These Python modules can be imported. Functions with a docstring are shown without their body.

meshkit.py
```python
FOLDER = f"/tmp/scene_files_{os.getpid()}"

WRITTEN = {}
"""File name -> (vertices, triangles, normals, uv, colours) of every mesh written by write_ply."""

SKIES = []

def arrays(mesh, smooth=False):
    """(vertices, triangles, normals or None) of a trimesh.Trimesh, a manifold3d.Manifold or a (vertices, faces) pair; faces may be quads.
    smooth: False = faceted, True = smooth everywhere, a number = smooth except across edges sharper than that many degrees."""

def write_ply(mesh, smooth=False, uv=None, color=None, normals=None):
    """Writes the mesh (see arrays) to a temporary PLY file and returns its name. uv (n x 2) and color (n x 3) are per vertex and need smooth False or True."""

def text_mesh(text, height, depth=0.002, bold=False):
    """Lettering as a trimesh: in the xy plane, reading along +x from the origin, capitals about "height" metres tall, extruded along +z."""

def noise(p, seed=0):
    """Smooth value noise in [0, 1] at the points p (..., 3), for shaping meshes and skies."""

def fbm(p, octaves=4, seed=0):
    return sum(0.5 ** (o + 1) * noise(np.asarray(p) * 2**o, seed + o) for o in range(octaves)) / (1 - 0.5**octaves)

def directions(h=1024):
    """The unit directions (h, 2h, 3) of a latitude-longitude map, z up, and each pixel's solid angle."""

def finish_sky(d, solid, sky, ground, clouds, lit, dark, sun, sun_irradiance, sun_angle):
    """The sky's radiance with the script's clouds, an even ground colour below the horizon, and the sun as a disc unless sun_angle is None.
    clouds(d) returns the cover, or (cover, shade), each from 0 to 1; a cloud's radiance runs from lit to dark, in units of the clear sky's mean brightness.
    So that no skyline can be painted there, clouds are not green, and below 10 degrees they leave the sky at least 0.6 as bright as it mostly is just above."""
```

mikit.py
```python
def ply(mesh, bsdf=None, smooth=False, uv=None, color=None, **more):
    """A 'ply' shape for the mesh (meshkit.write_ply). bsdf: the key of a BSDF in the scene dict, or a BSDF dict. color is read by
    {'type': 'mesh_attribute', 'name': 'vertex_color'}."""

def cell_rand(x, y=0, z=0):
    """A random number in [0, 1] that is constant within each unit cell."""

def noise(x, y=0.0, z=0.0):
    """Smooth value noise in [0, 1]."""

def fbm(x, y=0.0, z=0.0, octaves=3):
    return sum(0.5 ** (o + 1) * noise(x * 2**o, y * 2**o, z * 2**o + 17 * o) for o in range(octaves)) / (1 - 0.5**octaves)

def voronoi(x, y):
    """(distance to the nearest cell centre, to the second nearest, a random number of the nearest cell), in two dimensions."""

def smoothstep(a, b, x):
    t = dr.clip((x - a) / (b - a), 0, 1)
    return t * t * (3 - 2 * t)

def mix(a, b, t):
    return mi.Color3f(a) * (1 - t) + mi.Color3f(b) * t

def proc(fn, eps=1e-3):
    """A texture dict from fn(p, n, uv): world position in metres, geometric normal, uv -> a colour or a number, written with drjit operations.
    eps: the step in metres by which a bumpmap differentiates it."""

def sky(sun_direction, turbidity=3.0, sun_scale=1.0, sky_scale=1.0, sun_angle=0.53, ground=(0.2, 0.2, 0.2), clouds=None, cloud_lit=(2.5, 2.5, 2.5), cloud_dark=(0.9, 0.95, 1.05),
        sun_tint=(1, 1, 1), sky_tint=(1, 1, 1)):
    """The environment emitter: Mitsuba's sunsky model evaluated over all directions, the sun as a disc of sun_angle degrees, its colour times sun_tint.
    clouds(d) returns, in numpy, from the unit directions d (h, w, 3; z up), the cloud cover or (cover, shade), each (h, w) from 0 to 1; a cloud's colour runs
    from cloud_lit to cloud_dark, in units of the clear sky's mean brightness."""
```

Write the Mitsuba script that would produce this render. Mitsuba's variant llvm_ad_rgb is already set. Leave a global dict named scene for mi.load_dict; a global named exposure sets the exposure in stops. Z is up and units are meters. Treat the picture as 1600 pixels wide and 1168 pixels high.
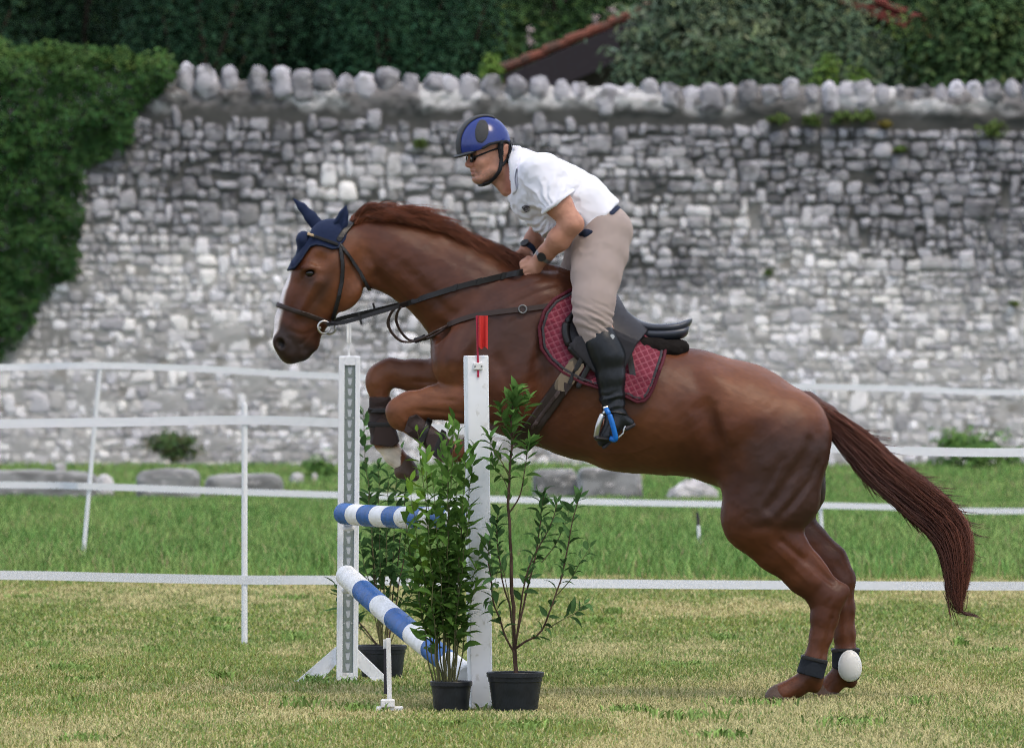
import math, random
import numpy as np, trimesh, manifold3d, shapely
import shapely.geometry as sg
import drjit as dr, mitsuba as mi
import mikit, meshkit
from mikit import proc, noise, fbm, voronoi, cell_rand, smoothstep, mix
from scipy.spatial import Voronoi

T = mi.ScalarTransform4f
scene, labels = {}, {}
rng = np.random.default_rng(7)

# ------------------------------------------------------------------ camera, sky, exposure
F = 12950.0          # focal length in photo pixels (1600 wide)
EYE = 1.5            # eye height in metres; the horizon lies at photo row 553
HZ = 36.0            # camera to horse, metres
scene['camera'] = {'type': 'thinlens', 'fov': math.degrees(2 * math.atan(800 / F)), 'fov_axis': 'x',
                   'aperture_radius': 0.0165, 'focus_distance': HZ - 0.1, 'near_clip': 1.0, 'far_clip': 2000.0,
                   'to_world': T().look_at(origin=[0, -HZ, EYE], target=[0, 0, EYE - 31 * HZ / F], up=[0, 0, 1])}
scene['sky'] = mikit.sky([0.45, -0.50, 0.95], turbidity=3, sun_scale=0.26, sun_angle=24, clouds=lambda d: 1.0,
                         cloud_lit=(2.12, 2.34, 2.88), sun_tint=(1.0, 1.0, 1.0))
exposure = 2.22


def W(px, py, Z):
    """photo pixel at the distance Z -> metres"""
    return np.array([(px - 800) * Z / F, Z - HZ, EYE - (py - 553) * Z / F])


S = HZ / F           # metres per photo pixel in the horse's plane


def H(P):
    """modelling units of horse and rider (one unit = 1 / 360 m; x right, y away, third axis down) -> metres"""
    P = np.asarray(P, float)
    return np.stack([(P[..., 0] - 800) * S, P[..., 1] * S, EYE - (P[..., 2] - 553) * S], -1)


# ------------------------------------------------------------------ materials
def rgb(*c):
    return {'type': 'rgb', 'value': list(map(float, c))}


def mat(name, base, rough=0.6, spec=0.4, **more):
    d = {'type': 'principled', 'base_color': base if isinstance(base, dict) else rgb(*base), 'roughness': rough, 'specular': spec, **more}
    scene[name] = {'type': 'twosided', 'bsdf': d}
    return name


VC = {'type': 'mesh_attribute', 'name': 'vertex_color'}


def vary(base, amount, scale, octaves=3, second=None, aspect=(1, 1, 1)):
    """a colour with a mottled variation of its own"""
    b, s = np.array(base, float), np.array(second if second is not None else np.array(base) * (1 - amount), float)
    return proc(lambda p, n, uv: mix(list(map(float, b)), list(map(float, s)), smoothstep(0.3, 0.7, fbm(p.x * scale * aspect[0], p.y * scale * aspect[1], p.z * scale * aspect[2], octaves))))


mat('coat', VC, 0.46, 0.34)
mat('hair', VC, 0.42, 0.35)
mat('skin', VC, 0.5, 0.35)
mat('vertex_matte', VC, 0.75, 0.25)
mat('hoof_horn', (0.085, 0.052, 0.036), 0.55)
mat('eye', (0.008, 0.006, 0.005), 0.06, 0.6)
mat('navy_knit', (0.014, 0.023, 0.058), 0.85, 0.2, sheen=0.5)
mat('black_leather', (0.012, 0.011, 0.011), 0.42, 0.4)
mat('brown_leather', (0.030, 0.018, 0.014), 0.45, 0.4)
mat('martingale_leather', (0.05, 0.032, 0.028), 0.45, 0.4)
mat('saddle_leather', (0.036, 0.042, 0.058), 0.30, 0.6)
mat('saddle_flap_leather', (0.016, 0.014, 0.017), 0.45, 0.4)
mat('fleece', (0.013, 0.011, 0.010), 0.95, 0.1)
mat('boot_leather', (0.006, 0.008, 0.010), 0.34, 0.42)
mat('steel', (0.62, 0.61, 0.58), 0.28, 0.5, metallic=1.0)
mat('brass', (0.62, 0.45, 0.26), 0.35, 0.5, metallic=1.0)
mat('dark_steel', (0.20, 0.20, 0.20), 0.4, 0.5, metallic=0.6)
mat('blue_plastic', (0.002, 0.14, 0.50), 0.4, 0.5)
mat('shirt_cotton', (0.74, 0.745, 0.80), 0.8, 0.2, sheen=0.2)
mat('breeches_cotton', (0.345, 0.282, 0.255), 0.85, 0.15, sheen=0.15)
mat('navy_cloth', (0.02, 0.028, 0.055), 0.8, 0.2)
mat('helmet_blue', (0.001, 0.018, 0.17), 0.2, 0.5, clearcoat=1.0, clearcoat_gloss=0.9)
mat('helmet_grey', (0.040, 0.042, 0.045), 0.6, 0.3)
mat('helmet_black', (0.012, 0.013, 0.016), 0.6, 0.3)
mat('lens', (0.02, 0.02, 0.018), 0.08, 0.6)
mat('burgundy_quilt', (0.225, 0.030, 0.054), 0.75, 0.3, sheen=0.6)
mat('burgundy_binding', (0.085, 0.011, 0.02), 0.7, 0.3)
mat('grey_trim', (0.055, 0.05, 0.055), 0.8, 0.2)
mat('elastic', (0.19, 0.15, 0.105), 0.85, 0.15)
mat('boot_brown', (0.036, 0.022, 0.020), 0.6, 0.3)
mat('neoprene', (0.014, 0.018, 0.024), 0.7, 0.25)
mat('white_shell', (0.74, 0.73, 0.69), 0.35, 0.4)
mat('white_paint', (0.72, 0.73, 0.745), 0.45, 0.4)
WPD = proc(lambda p, n, uv: mix([0.80, 0.82, 0.845], [0.42, 0.39, 0.32], 0.5 * smoothstep(0.66, 0.84, fbm(p.x * 34, p.y * 34, p.z * 22, 4) + 0.14 * smoothstep(0.25, 0.0, p.z))))
mat('standard_paint', WPD, 0.5, 0.35)
mat('pole_white', vary((0.78, 0.78, 0.77), 0.10, 22, 4, second=(0.66, 0.66, 0.63)), 0.4, 0.4)
mat('pole_blue', vary((0.002, 0.092, 0.34), 0.30, 22, 4, second=(0.003, 0.075, 0.25)), 0.45, 0.3)
mat('track_green', (0.20, 0.24, 0.225), 0.55, 0.4)
mat("track_hole", (0.50, 0.53, 0.56), 0.5, 0.4)
mat('red_cloth', (0.52, 0.030, 0.026), 0.7, 0.3, sheen=0.4)
mat('red_plastic', (0.42, 0.015, 0.05), 0.4, 0.4)
mat('pot_plastic', vary((0.014, 0.017, 0.021), 0.35, 25, 4), 0.42, 0.42)
mat('soil', (0.05, 0.035, 0.022), 0.95, 0.1)
mat('bark', vary((0.10, 0.062, 0.045), 0.5, 60, aspect=(1, 1, .3)), 0.85, 0.2)
mat('twig_green', (0.10, 0.10, 0.045), 0.8, 0.2)
mat('tree_bark', vary((0.07, 0.055, 0.042), 0.5, 8, aspect=(1, 1, .3)), 0.9, 0.15)
mat('tape_white', (0.70, 0.72, 0.75), 0.55, 0.3)
mat('post_white', (0.76, 0.77, 0.78), 0.45, 0.4)
mat('grass_blade', VC, 0.6, 0.25)
scene['leaf'] = {'type': 'twosided', 'bsdf': {'type': 'principled', 'base_color': VC, 'roughness': 0.7, 'specular': 0.10}}
scene['shrub_leaf'] = {'type': 'principledthin', 'base_color': VC, 'roughness': 0.38, 'diff_trans': 0.55, 'eta': 1.4}
mat('roof_tile', vary((0.19, 0.068, 0.045), 0.45, 5, 4, second=(0.09, 0.055, 0.042)), 0.85, 0.2)
mat('far_roof_tile', (0.13, 0.035, 0.028), 0.9, 0.15)
mat('dark_timber', (0.032, 0.027, 0.031), 0.8, 0.2)
mat('house_plaster', (0.12, 0.105, 0.09), 0.9, 0.1)


# ------------------------------------------------------------------ naming
def num(key):
    if key not in scene and key not in used:
        used.add(key)
        return key
    i = 1
    while f'{key}_{i:03d}' in scene or f'{key}_{i:03d}' in used:
        i += 1
    used.add(f'{key}_{i:03d}')
    return f'{key}_{i:03d}'


used = set()


def thing(name, label, category, group=None):
    key = num(name)
    labels[key] = {'label': label, 'category': category}
    if group:
        labels[key]['group'] = group
    return key


def struct(name, mesh, bsdf, smooth=False, label=None, **kw):
    scene[name] = mikit.ply(mesh, bsdf, smooth, **kw)
    labels[name] = {'kind': 'structure', **({'label': label} if label else {})}
    return name


def part(parent, name, mesh, bsdf, smooth=False, label=None, kind=None, **kw):
    key = num(parent + '__' + name)
    scene[key] = mikit.ply(mesh, bsdf, smooth, **kw)
    if label or kind:
        labels[key] = {**({'label': label} if label else {}), **({'kind': kind} if kind else {})}
    return key


# ------------------------------------------------------------------ mesh helpers
def box(c, size, rot=None, ch=0.0):
    """a box round c (metres) with chamfered edges"""
    hx, hy, hz = np.array(size) / 2
    if ch > 0:
        pts = []
        for sx in (-1, 1):
            for sy in (-1, 1):
                for sz in (-1, 1):
                    pts += [[sx * hx, sy * (hy - ch), sz * (hz - ch)], [sx * (hx - ch), sy * hy, sz * (hz - ch)], [sx * (hx - ch), sy * (hy - ch), sz * hz]]
        m = trimesh.convex.convex_hull(np.array(pts))
    else:
        m = trimesh.creation.box([2 * hx, 2 * hy, 2 * hz])
    if rot is not None:
        m.apply_transform(rot)
    m.apply_translation(c)
    return m


def cat(ms):
    return trimesh.util.concatenate([m if isinstance(m, trimesh.Trimesh) else trimesh.Trimesh(*m, process=False) for m in ms])


def frames(p):
    p = np.asarray(p, float)
    t = np.gradient(p, axis=0)
    t /= np.linalg.norm(t, axis=1, keepdims=True) + 1e-12
    ref = np.where(np.abs(t[:, 2:]) < 0.85, [0, 0, 1.0], [0, 1.0, 0])
    a = np.cross(t, ref)
    a /= np.linalg.norm(a, axis=1, keepdims=True) + 1e-12
    return p, t, a, np.cross(t, a)


def tube(p, r, sides=8, flat=1.0, caps=True):
    p, t, a, b = frames(p)
    n = len(p)
    r = np.broadcast_to(np.asarray(r, float), (n,))
    ang = np.arange(sides) * 2 * np.pi / sides
    v = p[:, None] + r[:, None, None] * (np.cos(ang)[None, :, None] * a[:, None] * flat + np.sin(ang)[None, :, None] * b[:, None])
    i, j = np.meshgrid(np.arange(n - 1), np.arange(sides), indexing='ij')
    q = np.stack([i * sides + j, (i + 1) * sides + j, (i + 1) * sides + (j + 1) % sides, i * sides + (j + 1) % sides], -1).reshape(-1, 4)
    f = np.vstack([q[:, [0, 1, 2]], q[:, [0, 2, 3]]])
    v = v.reshape(-1, 3)
    if caps:
        v = np.vstack([v, p[0], p[-1]])
        k = np.arange(sides)
        f = np.vstack([f, np.stack([k * 0 + n * sides, k, (k + 1) % sides], 1), np.stack([k * 0 + n * sides + 1, (n - 1) * sides + (k + 1) % sides, (n - 1) * sides + k], 1)])
    m = trimesh.Trimesh(v, f, process=False)
    if m.volume < 0:
        m.invert()
    return m


def spline(pts, n):
    """Catmull-Rom through the points"""
    p = np.asarray(pts, float)
    p = np.vstack([2 * p[0] - p[1], p, 2 * p[-1] - p[-2]])
    m = len(p) - 3
    u = np.linspace(0, m - 1e-9, n)
    i = u.astype(int)
    t = (u - i)[:, None]
    a, b, c, d = p[i], p[i + 1], p[i + 2], p[i + 3]
    return 0.5 * (2 * b + (c - a) * t + (2 * a - 5 * b + 4 * c - d) * t ** 2 + (3 * b - a - 3 * c + d) * t ** 3)


def ribbon(p, wdir, width, thick):
    """a flat strap along p: width along wdir (per point), thickness across"""
    p = np.asarray(p, float)
    n = len(p)
    wd = np.broadcast_to(np.asarray(wdir, float), (n, 3))
    t = np.gradient(p, axis=0)
    nn = np.cross(t, wd)
    nn /= np.linalg.norm(nn, axis=1, keepdims=True) + 1e-12
    w = np.broadcast_to(np.asarray(width, float), (n,))[:, None] / 2
    v = np.stack([p - wd * w - nn * thick / 2, p + wd * w - nn * thick / 2, p + wd * w + nn * thick / 2, p - wd * w + nn * thick / 2], 1).reshape(-1, 3)
    f = []
    for i in range(n - 1):
        for j in range(4):
            a, b = i * 4 + j, i * 4 + (j + 1) % 4
            f += [[a, a + 4, b + 4], [a, b + 4, b]]
    e = (n - 1) * 4
    f += [[0, 1, 2], [0, 2, 3], [e, e + 2, e + 1], [e, e + 3, e + 2]]
    m = trimesh.Trimesh(v, np.array(f), process=False)
    if m.volume < 0:
        m.invert()
    return m


# ------------------------------------------------------------------ smooth solids: tapered limbs joined by a smooth union, meshed on a grid
class Solid:
    def __init__(self):
        self.ops = []

    def cone(self, a, b, ra, rb, w=1.0, wb=None, k=8.0, mode='u'):
        """limb from a to b (x, depth, row); w = depth width over in-plane radius"""
        self.ops.append(('cone', np.array(a, float), np.array(b, float), float(ra), float(rb), float(w), float(w if wb is None else wb), float(k), mode))
        return self

    def chain(self, pts, k=8.0, mode='u', **kw):
        """pts: (x, row, radius, depth-width ratio, depth)"""
        for p, q in zip(pts[:-1], pts[1:]):
            self.cone((p[0], p[4], p[1]), (q[0], q[4], q[1]), p[2], q[2], p[3], q[3], k, mode)
        return self

    def ell(self, c, r, ang=0.0, k=8.0, mode='u', yaw=0.0):
        """ellipsoid; ang turns it in the picture plane (degrees, clockwise on the picture)"""
        self.ops.append(('ell', np.array(c, float), np.array(r, float), float(ang), float(yaw), 0, 0, float(k), mode))
        return self

    def both(self, fn):
        for s in (-1, 1):
            fn(self, s)
        return self

    def bounds(self, op):
        if op[0] == 'cone':
            _, a, b, ra, rb, wa, wb = op[:7]
            ra2, rb2 = np.array([ra, ra * max(wa, 1) if wa > 1 else ra * wa, ra]), np.array([rb, rb * wb, rb])
            return np.minimum(a - ra2, b - rb2), np.maximum(a + ra2, b + rb2)
        c, r = op[1], op[2]
        m = max(r[0], r[2]) if op[3] else None
        e = np.array([m, r[1], m]) if m else r.copy()
        if op[4]:
            e[:] = max(e)
        return c - e, c + e

    @staticmethod
    def value(op, X, Y, Z):
        if op[0] == 'cone':
            _, a, b, ra, rb, wa, wb = op[:7]
            d = b - a
            if wa == 1 and wb == 1:
                t = ((X - a[0]) * d[0] + (Y - a[1]) * d[1] + (Z - a[2]) * d[2]) / max(d @ d, 1e-9)
            else:
                t = ((X - a[0]) * d[0] + (Z - a[2]) * d[2]) / max(d[0] ** 2 + d[2] ** 2, 1e-9)
            t = np.clip(t, 0, 1)
            w = wa + (wb - wa) * t
            return np.sqrt((X - a[0] - t * d[0]) ** 2 + ((Y - a[1] - t * d[1]) / w) ** 2 + (Z - a[2] - t * d[2]) ** 2) - (ra + (rb - ra) * t)
        _, c, r, ang, yaw = op[:5]
        x, y, z = X - c[0], Y - c[1], Z - c[2]
        if ang:
            q = math.radians(ang)
            x, z = x * math.cos(q) + z * math.sin(q), -x * math.sin(q) + z * math.cos(q)
        if yaw:
            q = math.radians(yaw)
            x, y = x * math.cos(q) + y * math.sin(q), -x * math.sin(q) + y * math.cos(q)
        l = np.sqrt((x / r[0]) ** 2 + (y / r[1]) ** 2 + (z / r[2]) ** 2)
        return (l - 1) * min(r) * np.where(l < 1, 1.0, 1.0)

    @staticmethod
    def blend(D, v, k, mode):
        if mode == 'u':
            h = np.maximum(k - np.abs(D - v), 0)
            return np.minimum(D, v) - h * h / (4 * k)
        if mode == 's':
            h = np.maximum(k - np.abs(D + v), 0)
            return np.maximum(D, -v) + h * h / (4 * k)
        return np.maximum(D, v)

    def grid(self, lo, hi, step):
        ax = [np.arange(lo[i], hi[i] + step, step, dtype=np.float32) for i in range(3)]
        D = np.full([len(a) for a in ax], 60.0, np.float32)
        for op in self.ops:
            k, mode = op[7], op[8]
            l, h = self.bounds(op)
            pad = k + 3 * step + 4
            sl = tuple(slice(int(np.searchsorted(a, l[i] - pad)), int(np.searchsorted(a, h[i] + pad))) for i, a in enumerate(ax))
            if any(s.stop <= s.start for s in sl):
                continue
            X, Y, Z = ax[0][sl[0]][:, None, None], ax[1][sl[1]][None, :, None], ax[2][sl[2]][None, None, :]
            D[sl] = self.blend(D[sl], self.value(op, X, Y, Z).astype(np.float32), k, mode)
        return ax, D

    def at(self, P):
        D = np.full(len(P), 60.0)
        for op in self.ops:
            D = self.blend(D, self.value(op, P[:, 0], P[:, 1], P[:, 2]), op[7], op[8])
        return D

    def mesh(self, step, lo=None, hi=None, post=None):
        if lo is None:
            bs = [self.bounds(o) for o in self.ops if o[8] == 'u']
            lo, hi = np.min([b[0] for b in bs], 0) - 3 * step - 6, np.max([b[1] for b in bs], 0) + 3 * step + 6
        ax, D = self.grid(lo, hi, step)
        if post is not None:
            D = post(D, ax[0][:, None, None], ax[1][None, :, None], ax[2][None, None, :])
        return surface(ax, D)

    def near(self, x, z, side=-1, lo=0.0, hi=170.0):
        """depth of the surface seen from the camera's side at (x, row)"""
        x, z = np.atleast_1d(np.asarray(x, float)), np.atleast_1d(np.asarray(z, float))
        ys = np.arange(hi, lo - 1, -2.0)
        P = np.stack([np.repeat(x, len(ys)), side * np.tile(ys, len(x)), np.repeat(z, len(ys))], 1)
        V = self.at(P).reshape(len(x), len(ys))
        inside = V < 0
        i = np.argmax(inside, 1)
        out = np.empty(len(x))
        for n in range(len(x)):
            if not inside[n].any():
                out[n] = np.nan
            elif i[n] == 0:
                out[n] = ys[0]
            else:
                a, b = V[n, i[n] - 1], V[n, i[n]]
                out[n] = ys[i[n] - 1] - 2.0 * a / (a - b)
        return side * out


def surface(ax, D):
    """surface nets: vertices and triangles of D = 0 in modelling units"""
    ins = D < 0
    n = D.shape
    s = np.zeros([k - 1 for k in n], np.int8)
    for c in np.ndindex(2, 2, 2):
        s += ins[c[0]:n[0] - 1 + c[0], c[1]:n[1] - 1 + c[1], c[2]:n[2] - 1 + c[2]]
    I = np.argwhere((s > 0) & (s < 8))
    idx = np.full(s.shape, -1, np.int32)
    idx[tuple(I.T)] = np.arange(len(I))
    val = {c: D[I[:, 0] + c[0], I[:, 1] + c[1], I[:, 2] + c[2]] for c in np.ndindex(2, 2, 2)}
    acc, cnt = np.zeros((len(I), 3)), np.zeros(len(I))
    for a in range(3):
        for c in np.ndindex(2, 2, 2):
            if c[a]:
                continue
            e = tuple(1 if i == a else c[i] for i in range(3))
            u, v = val[c], val[e]
            m = (u < 0) != (v < 0)
            t = np.where(m, u / np.where(m, u - v, 1), 0)
            pos = np.array(c, float)[None].repeat(len(I), 0)
            pos[:, a] = t
            acc += pos * m[:, None]
            cnt += m
    V = I + acc / cnt[:, None]
    step = np.array([a[1] - a[0] for a in ax])
    V = np.array([a[0] for a in ax]) + V * step
    Fc = []
    for a in range(3):
        b, c = (a + 1) % 3, (a + 2) % 3
        lo_, hi_ = [slice(None)] * 3, [slice(None)] * 3
        lo_[a], hi_[a] = slice(0, n[a] - 1), slice(1, n[a])
        x, y = ins[tuple(lo_)], ins[tuple(hi_)]
        for sign, M in ((1, x & ~y), (-1, ~x & y)):
            E = np.argwhere(M)
            ok = (E[:, b] > 0) & (E[:, b] < n[b] - 1) & (E[:, c] > 0) & (E[:, c] < n[c] - 1)
            E = E[ok]
            q = []
            for db, dc in ((-1, -1), (0, -1), (0, 0), (-1, 0)):
                G = E.copy()
                G[:, b] += db
                G[:, c] += dc
                q.append(idx[tuple(G.T)])
            q = np.stack(q, 1)
            Fc.append(q if sign > 0 else q[:, ::-1])
    Q = np.vstack(Fc)
    return V, np.vstack([Q[:, [0, 1, 2]], Q[:, [0, 2, 3]]])


def to_world(V, f):
    """modelling units -> a trimesh in metres (the third axis turns over, so the winding does too)"""
    m = trimesh.Trimesh(H(V), f[:, ::-1], process=False)
    return smooth_mesh(m) if len(f) < 120000 else m


def inpoly(poly, X, Z):
    """signed distance in the picture plane to a closed outline (negative inside)"""
    P = np.asarray(poly, float)
    Q = np.roll(P, -1, 0)
    d = np.full(np.broadcast(X, Z).shape, 1e9)
    ins = np.zeros(d.shape, bool)
    for (x0, z0), (x1, z1) in zip(P, Q):
        ex, ez = x1 - x0, z1 - z0
        t = np.clip(((X - x0) * ex + (Z - z0) * ez) / (ex * ex + ez * ez + 1e-9), 0, 1)
        d = np.minimum(d, (X - x0 - t * ex) ** 2 + (Z - z0 - t * ez) ** 2)
        c = ((z0 <= Z) != (z1 <= Z)) & (X < x0 + (Z - z0) / np.where(abs(z1 - z0) < 1e-9, 1e-9, z1 - z0) * ex)
        ins ^= c
    return np.where(ins, -1, 1) * np.sqrt(d)


def polyline_dist(pts, X, Z):
    P = np.asarray(pts, float)
    d = np.full(np.broadcast(X, Z).shape, 1e9)
    for (x0, z0), (x1, z1) in zip(P[:-1], P[1:]):
        ex, ez = x1 - x0, z1 - z0
        t = np.clip(((X - x0) * ex + (Z - z0) * ez) / (ex * ex + ez * ez + 1e-9), 0, 1)
        d = np.minimum(d, (X - x0 - t * ex) ** 2 + (Z - z0 - t * ez) ** 2)
    return np.sqrt(d)


def shell(solid, off, thick, step, lo, hi, region):
    """a sheet lying on a solid: from off-thick/2 to off+thick/2 outside it, where region(X, Y, Z) < 0"""
    ax, D = solid.grid(lo, hi, step)
    X, Y, Z = ax[0][:, None, None], ax[1][None, :, None], ax[2][None, None, :]
    g = np.gradient(D, step)
    D = D / np.clip(np.sqrt(g[0] ** 2 + g[1] ** 2 + g[2] ** 2), 0.6, 4)
    return surface(ax, np.maximum(np.abs(D - off) - thick / 2, region(X, Y, Z)).astype(np.float32))


def smooth_mesh(m, n=3, lam=.45):
    """rounds off the grid's small steps"""
    from scipy.sparse import coo_matrix
    m = m if isinstance(m, trimesh.Trimesh) else trimesh.Trimesh(*m, process=False)
    e = m.edges
    k = len(m.vertices)
    A = coo_matrix((np.ones(2 * len(e)), (np.concatenate([e[:, 0], e[:, 1]]), np.concatenate([e[:, 1], e[:, 0]]))), shape=(k, k)).tocsr()
    A.data[:] = 1
    deg = np.maximum(np.asarray(A.sum(1)).ravel(), 1)[:, None]
    v = np.array(m.vertices)
    for _ in range(n):
        v = v + lam * (A @ v / deg - v)
    return trimesh.Trimesh(v, m.faces, process=False)
# ================================================================== ground and grass
def ground_col(p, n, uv):
    g = fbm(p.x * 0.9, p.y * 0.28, 0.0, 3)
    h = fbm(p.x * 14, p.y * 5, 0.0, 3)
    c = mix([0.20, 0.165, 0.070], [0.070, 0.105, 0.028], smoothstep(0.36, 0.62, g))
    c = mix(c, [0.045, 0.075, 0.020], smoothstep(18.6, 20.6, p.y))
    return mix(c, [0.10, 0.085, 0.045], 0.55 * smoothstep(0.45, 0.75, h))


mat('turf', proc(ground_col), 0.95, 0.1)
gx = np.concatenate([np.linspace(-260, -14, 8), np.linspace(-12, 12, 90), np.linspace(14, 260, 8)])
gy = np.concatenate([[-60, -20], np.linspace(-6, 76, 200), np.linspace(80, 560, 10)])
GX, GY = np.meshgrid(gx, gy)
gz = 0.018 * (meshkit.fbm(np.stack([GX * .9, GY * .5, GX * 0], -1), 3, 4) - .5) * (np.abs(GX) < 13) * (GY > -6.5) * (GY < 77) - .008
gi = np.arange(GX.size).reshape(GX.shape)
gq = np.stack([gi[:-1, :-1], gi[:-1, 1:], gi[1:, 1:], gi[1:, :-1]], -1).reshape(-1, 4)
struct('ground', (np.stack([GX, GY, gz], -1).reshape(-1, 3), gq), 'turf', True)


def blades(n, z0, z1, h, wd, colour, seed, lean=0.5, power=1.0, keep=None):
    """n grass blades between the distances z0 and z1 from the camera, inside what the camera and a step to its side can see"""
    r = np.random.default_rng(seed)
    Z = np.sqrt(r.random(n) * (z1 ** 2 - z0 ** 2) + z0 ** 2) if power == 1 else z0 + (z1 - z0) * r.random(n) ** power
    x = (r.random(n) * 2 - 1) * (Z * 840 / F + .25 + np.abs(Z - 36) * .026)
    y = Z - HZ
    if keep is not None:
        k = keep(x, y, r)
        x, y, Z = x[k], y[k], Z[k]
        n = len(x)
    hh = r.uniform(h[0], h[1], n) * (1 - .55 * ss_(74, 82, Z)) * (0.6 + .8 * meshkit.noise(np.stack([x * 3, y * 1.6, 0 * x], -1), 3))
    ww = r.uniform(wd[0], wd[1], n)
    a = r.random(n) * 2 * np.pi
    la = r.random(n) * 2 * np.pi
    l = hh * lean * r.random(n) ** .7
    b = np.stack([x, y, 0 * x - .006], -1)
    d = np.stack([np.cos(a), .4 * np.sin(a), 0 * a], -1) * (ww / 2)[:, None]
    L = np.stack([np.cos(la), np.sin(la), 0 * la], -1) * l[:, None]
    m = b + L * .35 + np.stack([0 * x, 0 * x, hh * .6], -1)
    t = b + L + np.stack([0 * x, 0 * x, hh * (1 - .25 * l / hh)], -1)
    v = np.stack([b - d, b + d, m + d * .8, m - d * .8, t], 1).reshape(-1, 3)
    o = np.arange(n)[:, None] * 5
    f = np.concatenate([o + [0, 1, 2], o + [0, 2, 3], o + [3, 2, 4]])
    c = np.repeat(colour(x, y, hh, r), 5, 0)
    return (v, f), c


def lawn_colour(x, y, hh, r):
    p = np.stack([x * 1.3, y * .33, 0 * x], -1)
    g = meshkit.fbm(p, 3, 0) * .62 + .38 * meshkit.fbm(p * 3.3, 3, 7)
    g = g + .10 * np.exp(-((y - 9) / 4) ** 2) + .05 * ss_(14, 18, y)
    green = r.random(len(x)) < ss_(.34, .68, g) * .72 + .15
    straw = np.array([0.56, 0.505, 0.245]) * r.uniform(.78, 1.14, (len(x), 1))
    gr = np.array([0.22, 0.31, 0.08]) * r.uniform(.70, 1.18, (len(x), 1)) * np.stack([r.uniform(.8, 1.3, len(x)), np.ones(len(x)), r.uniform(.7, 1.3, len(x))], -1)
    return np.where(green[:, None], gr, straw)


def ss_(a, b, x):
    t = np.clip((x - a) / (b - a), 0, 1)
    return t * t * (3 - 2 * t)


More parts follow.
